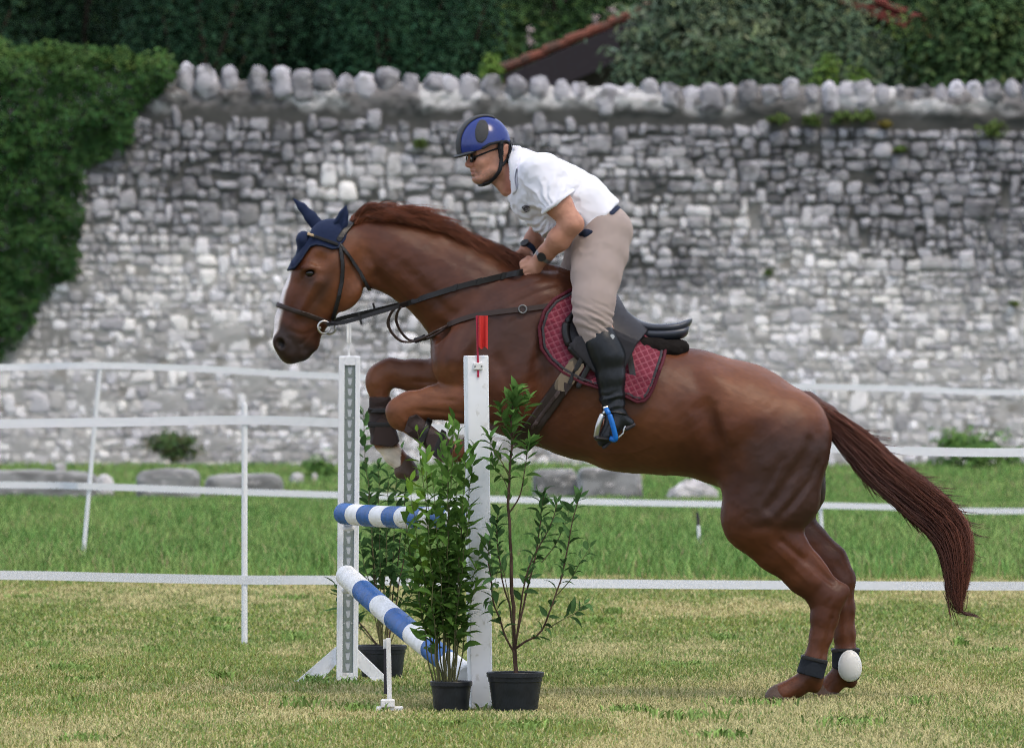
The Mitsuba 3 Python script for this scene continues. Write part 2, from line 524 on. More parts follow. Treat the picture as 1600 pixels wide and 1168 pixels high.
m, c = blades(265000, 30.8, 44.0, (.015, .035), (.0035, .0065), lawn_colour, 11, .9)
m2, c2 = blades(200000, 44.0, 56.5, (.019, .040), (.0065, .0105), lawn_colour, 12, .9)
m = cat([m, m2])
scene['lawn_grass'] = mikit.ply(m, 'grass_blade', False, color=np.vstack([c, c2]))
labels['lawn_grass'] = {'label': 'short dry lawn grass in the foreground, straw yellow mixed with green', 'category': 'grass', 'kind': 'stuff'}


def clump(px, py, n, w, h, seed):
    r = np.random.default_rng(seed)
    Z = EYE * F / (py - 553)
    x = (px - 800) * Z / F + r.normal(0, w, n)
    y = Z - HZ + r.normal(0, w * 1.6, n)
    hh, ww = r.uniform(h * .5, h, n), r.uniform(.007, .013, n)
    a, la = r.random(n) * 6.28, r.random(n) * 6.28
    b = np.stack([x, y, 0 * x - .006], -1)
    d = np.stack([np.cos(a), .4 * np.sin(a), 0 * a], -1) * (ww / 2)[:, None]
    L = np.stack([np.cos(la), np.sin(la), 0 * la], -1) * (hh * r.uniform(.2, 1.0, n))[:, None]
    m_, t_ = b + L * .4 + np.stack([0 * x, 0 * x, hh * .65], -1), b + L + np.stack([0 * x, 0 * x, hh * .85], -1)
    v = np.stack([b - d, b + d, m_ + d, m_ - d, t_], 1).reshape(-1, 3)
    o = np.arange(n)[:, None] * 5
    return (v, np.concatenate([o + [0, 1, 2], o + [0, 2, 3], o + [3, 2, 4]])), np.repeat(np.array([0.20, 0.315, 0.075]) * r.uniform(.6, 1.35, (n, 1)), 5, 0)


cl_r = np.random.default_rng(55)
spots = [(42, 935), (135, 1064), (125, 1100), (345, 976), (345, 1064), (452, 938), (462, 1002), (465, 1104), (960, 960), (905, 1000), (1070, 1042), (1080, 1124), (1132, 1002), (980, 1112), (1182, 1102), (700, 1134), (560, 1108), (1430, 1100), (1500, 1010), (1390, 960), (240, 1020), (820, 1140)]
spots += [(cl_r.uniform(0, 1600), cl_r.uniform(935, 1165)) for _ in range(14)]
cl_ = [clump(a, b, int(cl_r.integers(25, 130)), cl_r.uniform(.02, .085), cl_r.uniform(.035, .085), 500 + i) for i, (a, b) in enumerate(spots)]
scene['lawn_weeds'] = mikit.ply(cat([c[0] for c in cl_]), 'grass_blade', False, color=np.vstack([c[1] for c in cl_]))
labels['lawn_weeds'] = {'label': 'scattered greener weed clumps in the dry foreground lawn', 'category': 'weeds', 'kind': 'stuff'}


def tall_colour(x, y, hh, r):
    g = meshkit.fbm(np.stack([x * .8, y * .25, 0 * x], -1), 3, 2)
    a = np.array([0.145, 0.295, 0.068]) * r.uniform(.5, 1.25, (len(x), 1))
    b = np.array([0.235, 0.355, 0.10]) * r.uniform(.7, 1.2, (len(x), 1))
    s = np.array([0.34, 0.30, 0.15]) * r.uniform(.7, 1.2, (len(x), 1))
    u = r.random(len(x))[:, None]
    return np.where(u < .05 + .05 * ss_(.5, .7, g)[:, None], s, np.where(u < .35 + .4 * ss_(.4, .65, g)[:, None], b, a))


m, c = blades(210000, 54.5, 86.0, (.05, .17), (.007, .013), tall_colour, 13, .6, 1, keep=lambda x, y, r: r.random(len(x)) < ss_(18.6, 21.0, y + 1.3 * meshkit.fbm(np.stack([x * 1.5, y * .5, 0 * x], -1), 2, 5)))
scene['tall_grass'] = mikit.ply(m, 'grass_blade', False, color=c)
labels['tall_grass'] = {'label': 'strip of tall green meadow grass behind the white tape fence', 'category': 'grass', 'kind': 'stuff'}
m, c = blades(80000, 86.0, 111.6, (.06, .22), (.010, .022), tall_colour, 14, .7, 1, keep=lambda x, y, r: r.random(len(x)) < .35 + .65 * ss_(.35, .6, meshkit.fbm(np.stack([x * .9, y * .3, 0 * x], -1), 3, 6)))
scene['verge_grass'] = mikit.ply(m, 'grass_blade', False, color=c)
labels['verge_grass'] = {'label': 'green grass and weeds along the foot of the stone wall', 'category': 'grass', 'kind': 'stuff'}


# ================================================================== leaves
def leaves(P, N, size, colour, seed, long=1.0, fold=.25):
    """leaf-sized faces at the points P with normals N: a kite of two triangles, folded along its rib"""
    r = np.random.default_rng(seed)
    n = len(P)
    N = N / (np.linalg.norm(N, axis=1, keepdims=True) + 1e-9)
    a = np.cross(N, r.normal(0, 1, (n, 3)))
    a /= np.linalg.norm(a, axis=1, keepdims=True) + 1e-9
    b = np.cross(N, a)
    s = (r.uniform(.6, 1.25, n) * size)[:, None]
    v = np.stack([P - a * s * .5 * long, P + b * s * .38 + N * s * fold * .4, P + a * s * .5 * long, P - b * s * .38 + N * s * fold * .4], 1).reshape(-1, 3)
    o = np.arange(n)[:, None] * 4
    f = np.concatenate([o + [0, 1, 2], o + [0, 2, 3]])
    return (v, f), np.repeat(colour, 4, 0)


def tint(base, n, r, spread=.35, hue=.2):
    return np.asarray(base) * r.uniform(1 - spread, 1 + spread, (n, 1)) * np.stack([r.uniform(1 - hue, 1 + hue, n), np.ones(n), r.uniform(1 - hue, 1 + hue, n)], -1)


def crown(c, rad, n, size, base, seed, clumps=40, long=1.0, light=None, loose=.28, low=-1.0):
    """foliage as clumps of leaves spread through an uneven ellipsoid"""
    r = np.random.default_rng(seed)
    d = r.normal(0, 1, (clumps, 3))
    d /= np.linalg.norm(d, axis=1, keepdims=True)
    d[:, 2] = np.maximum(d[:, 2], low)
    cc = d * (r.random((clumps, 1)) ** .38) * r.uniform(.75, 1.08, (clumps, 1))
    k = r.integers(0, clumps, n)
    rr = r.uniform(.6, 1.3, clumps)[k][:, None] * loose
    off = r.normal(0, 1, (n, 3)) * rr
    q = cc[k] + off
    P = np.asarray(c) + q * np.asarray(rad)
    N = off / (np.linalg.norm(off, axis=1, keepdims=True) + 1e-9) + np.array([0, -.35, .55]) + r.normal(0, .38, (n, 3))
    tone = r.uniform(.78, 1.2, clumps)[k][:, None]
    col = tint(base, n, r, .22, .12) * tone
    if light is not None:
        l = (r.random(n) < .22)[:, None]
        col = np.where(l, tint(light, n, r), col)
    return leaves(P, N, size, col, seed + 1, long)


# ================================================================== the stone wall
WY = 76.0                                   # its face, metres behind the horse
WZ = WY + HZ


def wx(px):
    return (px - 800) * WZ / F


def wz(py):
    return EYE - (py - 553) * WZ / F


def settle(x, z):
    """the wall's top runs down a little to the right"""
    return z * (1 - 0.0072 * (x + 4.3) / 2.0 * np.clip(z / 5, 0, 1))


def stone_col(p, n, uv):
    """uv.x: the stone's own tone, uv.y: its place in the noise"""
    tone, sd = uv.x, uv.y * 40
    g = fbm(p.x * 5 + sd, p.y * 5, p.z * 5, 3)
    e = fbm(p.x * 22, p.y * 22, p.z * 22 + sd, 3)
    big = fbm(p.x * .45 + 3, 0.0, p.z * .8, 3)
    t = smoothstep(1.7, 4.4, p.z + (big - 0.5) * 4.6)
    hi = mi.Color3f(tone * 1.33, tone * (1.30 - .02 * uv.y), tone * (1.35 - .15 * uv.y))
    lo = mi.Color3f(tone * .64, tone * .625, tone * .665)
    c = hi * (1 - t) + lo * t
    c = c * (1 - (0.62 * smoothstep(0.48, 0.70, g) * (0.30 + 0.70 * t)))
    c = mix(c, [.74, .73, .71], 0.50 * smoothstep(0.54, 0.72, e) * (1 - .35 * t))
    return mix(c, [.10, .105, .085], 0.45 * smoothstep(0.60, 0.80, fbm(p.x * 9, p.y * 9 + sd, p.z * 9, 2)) * t)


mat('wall_stone', proc(stone_col), 0.92, 0.12)


def tone_uv(nv, r):
    return np.repeat([[r.choice([.30, .38, .44, .50, .56, .64, .74]) * r.uniform(.92, 1.08), r.random()]], nv, 0)


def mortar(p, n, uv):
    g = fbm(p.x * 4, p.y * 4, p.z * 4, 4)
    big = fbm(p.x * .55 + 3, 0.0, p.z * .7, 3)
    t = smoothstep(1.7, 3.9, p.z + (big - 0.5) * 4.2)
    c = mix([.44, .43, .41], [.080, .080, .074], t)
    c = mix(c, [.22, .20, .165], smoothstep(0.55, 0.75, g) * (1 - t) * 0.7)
    sm = fbm(p.x * 1.1 + 4, p.z * 2.2, 0.0, 3)
    cap_ = mix([.20, .19, .185], [.58, .57, .56], smoothstep(.46, .58, sm + (g - .5) * .35))
    cap_ = cap_ * (1 - .5 * smoothstep(.46, .70, fbm(p.x * 15, p.y * 15, p.z * 11, 3)))
    return mix(c, cap_, smoothstep(4.72, 4.92, p.z + (g - .5) * .30))


mat('wall_mortar', proc(mortar), 0.95, 0.1)
wall = thing('stone_wall', 'high old wall of grey rubble stone topped by upright rounded stones', 'wall')
ux, uz = np.linspace(-12.2, 12.2, 520), np.linspace(-.3, 5.16, 130)
UX, UZ = np.meshgrid(ux, uz)
UZ = UZ + np.clip((UZ - 4.9) / .26, 0, 1) * (.05 + .07 * ss_(1.6, 3.8, UX))
P_ = np.stack([UX, 0 * UX, UZ], -1)
rel = .050 * (meshkit.fbm(P_ * [3.2, 1, 3.2], 4, 2) - .5) + (1 - ss_(1.6, 3.4, UZ + 1.6 * (meshkit.fbm(P_ * [.6, 1, .8], 3, 21) - .5))) * (.012 + .10 * np.clip(meshkit.fbm(P_ * [2.6, 1, 3.4], 4, 22) - .52, 0, 1))
band = ss_(4.74, 4.98, UZ + .30 * (meshkit.fbm(P_ * [1.1, 1, 2], 3, 8) - .5))
out_ = rel + band * (.030 + .20 * (meshkit.fbm(P_ * [2.6, 1, 2.6], 4, 5) - .45) + .11 * (meshkit.fbm(P_ * [7, 1, 7], 3, 15) - .5)) - .16 * np.clip((np.arange(130)[:, None] - 126.0) / 3, 0, 1)
top = np.stack([UX[-1], 0 * ux + WY + .55, settle(UX[-1], UZ[-1]) + .01], -1)
bk = np.stack([UX[-1], 0 * ux + WY + .60, 0 * ux - .3], -1)
grid = np.stack([UX, WY - out_, settle(UX, UZ)], -1)
grid = np.concatenate([grid, top[None], bk[None]], 0)
gi = np.arange(grid.shape[0] * grid.shape[1]).reshape(grid.shape[:2])
gq = np.stack([gi[:-1, :-1], gi[:-1, 1:], gi[1:, 1:], gi[1:, :-1]], -1).reshape(-1, 4)
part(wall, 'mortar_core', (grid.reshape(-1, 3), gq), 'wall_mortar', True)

wr = np.random.default_rng(5)


def course(k, z0, x):
    """height of the k-th bed joint at x"""
    up = float(ss_(1.6, 3.2, np.array([z0]))[0])
    return z0 + (.15 - .095 * up) * (meshkit.fbm(np.array([[x * .55, k * 3.7, 0]]), 3, 4)[0] - .5)


beds, z = [], -0.10
while z < 5.0:
    beds.append(z)
    up = float(ss_(2.0, 3.6, np.array([z]))[0])
    z += wr.uniform(.090, .160) + up * wr.uniform(0.0, .065)
quads, busy = [], []
for k in range(len(beds) - 2):
    taken, busy = busy, []
    up = float(ss_(2.0, 3.6, np.array([beds[k]]))[0])
    x, tl0 = -12.1 + wr.uniform(0, .3), 0.0
    while x < 12.1:
        hit = [t for t in taken if t[0] - .05 <= x < t[1]]
        if hit:
            x = max(t[1] for t in hit)
            continue
        h = course(k + 1, beds[k + 1], x) - course(k, beds[k], x)
        w = max(h, .09) * wr.choice([wr.uniform(.55, 1.0), wr.uniform(1.0, 1.6), wr.uniform(1.6, 2.3)], p=[.44, .46, .10])
        nxt = [t[0] for t in taken if x < t[0] < x + w + .05]
        if nxt:
            w = min(nxt) - x
            if w < .04:
                x = min(nxt) + 1e-3
                continue
        tl1 = wr.normal(0, .10 + .06 * (1 - up)) * h
        za, zb = course(k, beds[k], x), course(k, beds[k], x + w)
        tall = wr.random() < .13 and w > .09
        kk = k + 2 if tall else k + 1
        zc, zd = course(kk, beds[kk], x + w), course(kk, beds[kk], x)
        if tall:
            f_ = wr.uniform(.55, 1.0)
            m_ = course(k + 1, beds[k + 1], x + w / 2)
            zc, zd = m_ + (zc - m_) * f_, m_ + (zd - m_) * f_
            busy.append((x - abs(tl0) * .5, x + w + abs(tl1) * .5))
        q = np.array([[x - tl0 * .5, za], [x + w - tl1 * .5, zb], [x + w + tl1 * .5, zc], [x + tl0 * .5, zd]])
        if not tall and wr.random() < .20 + .12 * (1 - up) and h > .13:
            m_ = wr.uniform(.35, .65)
            l_, r_ = q[0] + (q[3] - q[0]) * m_, q[1] + (q[2] - q[1]) * (m_ + wr.normal(0, .08))
            quads += [np.array([q[0], q[1], r_, l_]), np.array([l_, r_, q[2], q[3]])]
        else:
            quads.append(q)
        x += w
        tl0 = tl1
cut = sg.box(-12, -.05, 12, 4.93)
IVY = np.array([(-380, 60), (60, 70), (100, 73), (180, 80), (262, 86), (282, 100), (262, 130), (235, 160), (205, 190), (205, 222), (170, 245), (132, 262), (133, 330), (128, 400), (110, 430), (62, 468), (46, 510), (2, 560), (-120, 640), (-380, 690)], float)
IVYP = sg.Polygon([(wx(a), wz(b)) for a, b in IVY])
stones = []
for q in quads:
    s = q.mean(0)
    q = q + np.clip(wr.normal(0, .125 * math.sqrt(max(sg.Polygon(q).area, 1e-4)), q.shape), -.05, .05)
    poly = sg.Polygon(q).buffer(0).intersection(cut)
    up_t = float(ss_(1.7, 3.6, np.array([s[1]]))[0])
    gap = wr.uniform(-.004, .006) + .001 * up_t
    poly = poly.buffer(-gap)
    if poly.is_empty or poly.geom_type != 'Polygon' or poly.area < .0018:
        continue
    rr = min(.060, .36 * math.sqrt(poly.area)) * wr.uniform(.3, 1.0)
    q = poly.buffer(-rr).buffer(rr * .98)
    if q.is_empty or q.geom_type != 'Polygon':
        continue
    ring_ = q.exterior
    n = 14
    L = np.array([ring_.interpolate(t / n, normalized=True).coords[0] for t in np.arange(n) + wr.random()])
    if sg.Polygon(L).exterior.is_ccw is False:
        L = L[::-1]
    L = L + wr.normal(0, .006, L.shape)
    c = L.mean(0)
    bulge = (.020 + .024 * up_t) * wr.uniform(.4, 1.5)
    tilt = wr.normal(0, .10, 2)
    y = lambda pts, d: WY - (d + ((pts - c) @ tilt) * .5)
    A, B, C_ = L, c + (L - c) * .94, c + (L - c) * .62
    v = np.vstack([np.column_stack([A[:, 0], 0 * A[:, 0] + WY + .03, A[:, 1]]), np.column_stack([B[:, 0], y(B, .012 + bulge * .55) + wr.normal(0, .004, n), B[:, 1]]),
                   np.column_stack([C_[:, 0], y(C_, .012 + bulge) + wr.normal(0, .006, n), C_[:, 1]]), [[c[0], WY - .014 - bulge * wr.uniform(.9, 1.15), c[1]]]])
    v[:, 2] = settle(v[:, 0], v[:, 2])
    k = np.arange(n)
    k1 = (k + 1) % n
    f = np.vstack([np.stack([k, k1, k1 + n], 1), np.stack([k, k1 + n, k + n], 1), np.stack([k + n, k1 + n, k1 + 2 * n], 1), np.stack([k + n, k1 + 2 * n, k + 2 * n], 1), np.stack([k + 2 * n, k1 + 2 * n, k * 0 + 3 * n], 1)])
    shown = abs(s[0]) < 6.9 and s[1] > .15 and not IVYP.contains(sg.Point(*s))
    stones.append((poly.area * shown, v, f, tone_uv(len(v), wr)))
stones.sort(key=lambda s: -s[0])
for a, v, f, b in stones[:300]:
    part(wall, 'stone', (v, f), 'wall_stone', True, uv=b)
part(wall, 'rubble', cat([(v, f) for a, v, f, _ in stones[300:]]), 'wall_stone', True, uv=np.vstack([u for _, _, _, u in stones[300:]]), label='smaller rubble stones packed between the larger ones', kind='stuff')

# the upright stones along the top
tops = [292, 321, 358, 405, 442, 472, 505, 541, 573, 603, 641, 676, 701, 731, 769, 803, 841, 877, 908, 946, 981, 1016, 1046, 1082, 1110, 1143, 1172, 1205, 1236, 1268, 1300, 1325, 1350, 1378, 1408, 1440, 1468, 1496, 1524, 1552, 1585, 1612, 1640] + list(range(1675, 2180, 34)) + list(range(-570, 285, 33))
topy = {321: 97, 358: 97, 405: 97, 442: 99, 472: 104, 505: 105, 541: 114, 573: 107, 603: 100, 641: 112, 676: 109, 701: 114, 731: 113, 769: 112, 803: 112, 841: 112, 877: 120, 908: 126, 946: 127, 981: 129, 1016: 119, 1046: 128, 1082: 129, 1110: 127, 1143: 130, 1172: 122, 1205: 128, 1236: 121, 1268: 127, 1300: 126, 1325: 120, 1350: 123, 1378: 126, 1408: 128, 1440: 128, 1468: 130, 1496: 121, 1524: 122, 1552: 121, 1585: 118}
for i, t in enumerate(tops):
    r = np.random.default_rng(900 + i)
    zt = wz(topy.get(t, 118 if t > 700 else 100) + (0 if t in topy else r.uniform(-4, 4)))
    small = t > 1130
    hw = r.uniform(.125, .175) * (.86 if small else 1.0)
    zb = zt - r.uniform(.36, .52) * (.85 if small else 1)
    m = trimesh.creation.icosphere(2)
    v = m.vertices.copy()
    e = r.uniform(.55, 1.0)
    v = np.sign(v) * np.abs(v) ** e
    v[:, 0] *= 1 - .16 * np.clip(v[:, 2], 0, 1)
    v = v * [hw, .19, (zt - zb) / 2] / np.abs(v).max(0)
    v += (meshkit.fbm(v * 7 + i * 3, 3, i)[:, None] - .5) * .15 * m.vertices
    q = r.normal(0, .16)
    v[:, 0], v[:, 2] = v[:, 0] * math.cos(q) - v[:, 2] * math.sin(q), v[:, 0] * math.sin(q) + v[:, 2] * math.cos(q)
    part(wall, 'coping_stone', trimesh.Trimesh(v + [wx(t) + r.normal(0, .015), WY + .13 + r.uniform(-.05, .06), (zt + zb) / 2 - .03], m.faces, process=False), 'wall_stone', True, uv=tone_uv(len(v), r))

# ivy over the wall's left end
ir = np.random.default_rng(31)
n = 38000
px, py = ir.uniform(-400, 300, n), ir.uniform(50, 700, n)
d = inpoly(IVY, px, py) + 26 * (meshkit.fbm(np.stack([px / 24, py / 24, 0 * px], -1), 3, 3) - .5)
k = d < ir.uniform(-4, 5, n)
px, py, d = px[k], py[k], d[k]
n = len(px)
lump = meshkit.fbm(np.stack([px / 38, py / 38, 0 * px], -1), 3, 12)
yo = np.clip(-d / 50, 0.1, 1) * .16 + lump * .5 - .12
P = np.stack([wx(px), WY - yo * ir.uniform(.75, 1.05, n) - .03, wz(py)], -1)
gl = np.stack([-np.gradient(lump) * 0, np.full(n, -.9), np.full(n, .5)], -1)
e = 4.0
lx = meshkit.fbm(np.stack([(px + e) / 38, py / 38, 0 * px], -1), 3, 12) - lump
lz = meshkit.fbm(np.stack([px / 38, (py + e) / 38, 0 * px], -1), 3, 12) - lump
N = np.stack([-lx * 14, np.full(n, -1.0), lz * 14 + .35], -1) + ir.normal(0, .33, (n, 3))
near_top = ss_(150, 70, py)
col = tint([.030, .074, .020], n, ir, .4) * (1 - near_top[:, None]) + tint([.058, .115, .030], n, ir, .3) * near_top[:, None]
col = np.where((ir.random(n) < .0007)[:, None], np.array([[.32, .10, .03]]), col)
# foliage lying over the top of the wall
n2 = 5200
tx, ty = ir.uniform(-3.4 + wx(0), wx(272), n2), ir.uniform(-.25, .75, n2)
tz = np.interp(tx, [wx(-200), wx(60), wx(180), wx(262), wx(280)], [wz(64), wz(72), wz(80), wz(90), wz(108)]) - .12 * ((ty - .2) / .5) ** 2 - ir.random(n2) * .18 + .10 * (meshkit.fbm(np.stack([tx * 2.4, ty * 3, 0 * tx], -1), 2, 5) - .5)
P = np.vstack([P, np.stack([tx, WY + ty, tz], -1)])
N = np.vstack([N, np.stack([0 * tx, 0 * tx - .2, 0 * tx + 1], -1) + ir.normal(0, .45, (n2, 3))])
col = np.vstack([col, tint([.075, .130, .032], n2, ir, .3)])
ivy = thing('ivy', 'dense green ivy hanging over the left end of the stone wall', 'ivy')
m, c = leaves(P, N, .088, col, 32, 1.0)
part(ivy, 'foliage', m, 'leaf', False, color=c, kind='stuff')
for i in range(7):
    a = ir.uniform(-60, 70)
    b = ir.uniform(-60, 20)
    part(ivy, 'stem', tube(np.array([[wx(b), WY - .06, 1.9], [wx((a + b) / 2 + ir.normal(0, 9)), WY - .07, 3.2], [wx(a), WY - .08, 4.7]]), [.022, .018, .012], 6), 'tree_bark', 40)


def tuft(name, label, category, px, py, Z, w, h, n, base, size, seed, stems=5, light=None):
    """a small plant: thin stems with leaves round them; px, py = its foot"""
    c = W(px, py, Z)
    k = thing(name, label, category)
    r = np.random.default_rng(seed)
    m, col = crown(c + [0, 0, h * .55], [w / 2, w / 2, h * .5], n, size, base, seed, 12, 1.6, light, .34, -.8)
    part(k, 'foliage', m, 'leaf', False, color=col, kind='stuff')
    for i in range(stems):
        a = r.uniform(-.35, .35) * w
        part(k, 'stem', tube(np.array([c, c + [a * .5, r.normal(0, .05), h * .5], c + [a, r.normal(0, .08), h * .92]]), [.012, .009, .004], 5), 'twig_green', 40)
    return k


tuft('bush', 'dark green bush growing at the foot of the wall on the left', 'bush', 268, 722, 111.3, .66, .40, 900, [.065, .115, .038], .055, 41, 6, [.10, .10, .05])
tuft('weed_clump', 'tall green weeds with brown stems at the foot of the wall behind the tail', 'weeds', 1518, 742, 108, 1.0, .55, 900, [.095, .185, .045], .075, 42, 8)
tuft('weed_clump', 'broad leafy green weeds near the white post base on the far left verge', 'weeds', 502, 755, 100, .40, .32, 300, [.095, .185, .045], .075, 43, 4)
for i, (a, b, s) in enumerate([(1266, 190, .24), (1320, 188, .30), (1352, 184, .26), (1382, 194, .16), (1555, 206, .34), (1408, 232, .15), (1200, 422, .10), (1216, 186, .22), (655, 225, .2), (1585, 472, .1)]):
    base = [.075, .115, .03] if i != 3 else [.16, .13, .03]
    tuft('wall_weed', ['small green weed in the joint under the coping right of the middle', 'long green weed streak under the coping above the horse croup', 'green weed tuft under the coping next to a longer streak', 'yellowish dry weed hanging under the wall top', 'bright green weed near the right end of the wall top', 'tiny green weed in an upper joint on the right', 'dark moss tuft in the wall over the horse rump', 'brown green moss on the ledge under the coping', 'small green weed in the wall left of the blue helmet', 'tiny green weed low at the right edge of the wall'][i], 'weed', a, b + 6, WZ - .12, s, s * .55, int(60 + s * 500), base, .05, 60 + i, 2)


# ================================================================== stones on the verge
def rock(px0, px1, py0, py1, Z, depth, seed, square=.45, rough=.10):
    r = np.random.default_rng(seed)
    m = trimesh.creation.icosphere(4)
    v = m.vertices.copy()
    v = np.sign(v) * np.abs(v) ** square
    v = v / np.abs(v).max(0)
    a, b = W(px0, py1, Z), W(px1, py0, Z)
    half = np.array([(b[0] - a[0]) / 2, depth / 2, (b[2] - a[2]) / 2 + .03])
    v = v * half
    v += m.vertices * ((meshkit.fbm(v * 3.2 + seed, 4, seed)[:, None] - .5) * rough + (meshkit.fbm(v * 14 + seed, 3, seed)[:, None] - .5) * rough * .35)
    return trimesh.Trimesh(v + [(a[0] + b[0]) / 2, Z - HZ + depth / 2, (a[2] + b[2]) / 2 - .03], m.faces, process=False)


def block_col(p, n, uv):
    g = fbm(p.x * 4, p.y * 4, p.z * 7, 4)
    c = mix([.30, .30, .295], [.17, .17, .165], smoothstep(.35, .65, g))
    return mix(c, [.44, .42, .41], smoothstep(.58, .78, fbm(p.x * 13, p.y * 13, p.z * 13, 3)))


mat('block_stone', proc(block_col), .9, .15)
mat('pale_rock', vary((.56, .54, .53), .45, 7, 4), .9, .15)
for i, (a, lab) in enumerate([((-40, 150, 735, 786, 86, .5), 'long grey stone block at the left edge on the grass verge'), ((212, 310, 734, 783, 86, .5), 'rounded grey stone block left of the thin near white post on the verge'),
                               ((320, 440, 741, 781, 87, .5), 'flat grey stone block behind the thin near white post'), ((832, 902, 733, 790, 86, .5), 'grey stone block under the horse belly, left of the bigger block'),
                               ((904, 1003, 731, 800, 85.5, .55), 'big square grey stone block under the horse belly')]):
    k = 'stone_block' if i == 0 else f'stone_block_{i:03d}'
    scene[k] = mikit.ply(rock(*a, 70 + i, .38 if i != 4 else .25, .08), 'block_stone', True)
    labels[k] = {'label': lab, 'category': 'stone block', 'group': 'stone blocks on the grass verge'}
for i, (a, lab) in enumerate([((1042, 1128, 757, 812, 85, .5), 'jagged whitish rock on the verge between horse belly and hind leg'), ((470, 527, 778, 806, 84.5, .35), 'pale rock half hidden behind the left jump standard'),
                               ((453, 476, 738, 752, 96, .3), 'small white stone on the verge left of the left jump standard'), ((486, 497, 738, 748, 98, .2), 'tiny white stone right beside a small white stone on the verge'),
                               ((1320, 1345, 776, 802, 86, .3), 'small pale rock just below the horse tail root on the verge'), ((83, 103, 722, 737, 92, .25), 'small grey stone on top of the verge right of the long block'),
                               ((154, 172, 742, 770, 87, .25), 'upright small stone beside the leaning white post'), ((1290, 1312, 785, 812, 85.5, .25), 'low pale rock beside the far fence post behind the horse')]):
    k = 'rock' if i == 0 else f'rock_{i:03d}'
    scene[k] = mikit.ply(rock(*a, 80 + i, .7, .22 if i == 0 else .12), 'pale_rock', True)
    labels[k] = {'label': lab, 'category': 'rock'}


# ================================================================== trees and the house behind the wall
def tree(name, label, px, Z, base_z, crown_c, rad, n, size, base, seed, clumps=45, long=1.0, light=None, trunk=.16, bsdf='leaf', group=None, category='tree', loose=.28):
    k = thing(name, label, category, group)
    x, y = (px - 800) * Z / F, Z - HZ
    c = np.array([x, y, crown_c])
    m, col = crown(c, rad, n, size, base, seed, clumps, long, light, loose)
    part(k, 'crown', m, bsdf, False, color=col)
    r = np.random.default_rng(seed)
    part(k, 'trunk', tube(np.array([[x, y, base_z], [x + r.normal(0, .06), y, crown_c * .5], [x + r.normal(0, .1), y, crown_c], [x, y, crown_c + rad[2] * .7]]), [trunk, trunk * .85, trunk * .6, trunk * .15], 9), 'tree_bark', 40)
    for i in range(5):
        a = r.uniform(0, 2 * np.pi)
        z0 = crown_c + rad[2] * r.uniform(-.6, .4)
        part(k, 'limb', tube(np.array([[x, y, z0], [x + math.cos(a) * rad[0] * .4, y + math.sin(a) * rad[1] * .4, z0 + .18 * rad[2]], [x + math.cos(a) * rad[0] * .8, y + math.sin(a) * rad[1] * .8, z0 + .42 * rad[2]]]), [trunk * .4, trunk * .25, trunk * .08], 6), 'tree_bark', 40)
    return k


for i, (px, Z, w, dark) in enumerate([(-60, 129, 1.25, 1.0), (120, 131, 1.3, .8), (300, 129, 1.3, 1.0), (455, 131, 1.25, 1.15), (600, 129.5, 1.25, 1.4), (700, 133, 1.0, 1.5)]):
    tree('cypress', ['dark evergreen at the left edge behind the ivy', 'very dark evergreen behind the ivy top', 'dark evergreen behind the first upright wall stones', 'dark evergreen above the wall left of the blue helmet', 'slightly lighter dark green evergreen above and left of the helmet', 'green evergreen beside the tiled roof low end'][i],
         px, Z, 0, 5.4, [w, w, 4.6], 14000, .080, np.array([.015, .044, .021]) * dark, 100 + i, 120, 1.7, None, .14, loose=.17)
for i, px in enumerate([-260, 60, 380, 700, 980, 1270, 1560, 1880]):
    tree('background_tree', ['big dark broadleaf tree far left behind the evergreens', 'big dark broadleaf tree behind the ivy end', 'big dark broadleaf tree behind the upright stones', 'big broadleaf tree behind the low end of the tiled roof', 'big broadleaf tree behind the left roof slope', 'big broadleaf tree behind the roof ridge', 'big broadleaf tree behind the right roof slope', 'big broadleaf tree beyond the right edge'][i],
         px, 165 + (i % 3) * 6, 0, 8.0, [3.0, 2.6, 7.2], 6500, .36, np.array([.018, .042, .016]) * [1, 1.0, .9, 1.1, 1.3, .9, 1.0, 1.2][i], 120 + i, 110, 1.1, None, .3, loose=.2)
fl = tree('flowering_tree', 'green tree with pale pink blossoms above the low end of the tiled roof', 860, 145, 0, 6.4, [1.9, 1.4, 2.6], 9000, .13, [.030, .068, .020], 140, 60, 1.2, [.06, .105, .028], .14)
r = np.random.default_rng(141)
for px, py in [(828, 46), (829, 65), (930, 30), (957, 16)]:
    c = W(px, py, 142.6 + r.uniform(-.3, .3))
    q = r.normal(0, .036, (26, 3))
    m, col = leaves(c + q, q + [0, -.05, .04], .05, tint([.36, .28, .28], 26, r, .15, .05), int(px))
    part(fl, 'blossom', m, 'leaf', False, color=col)
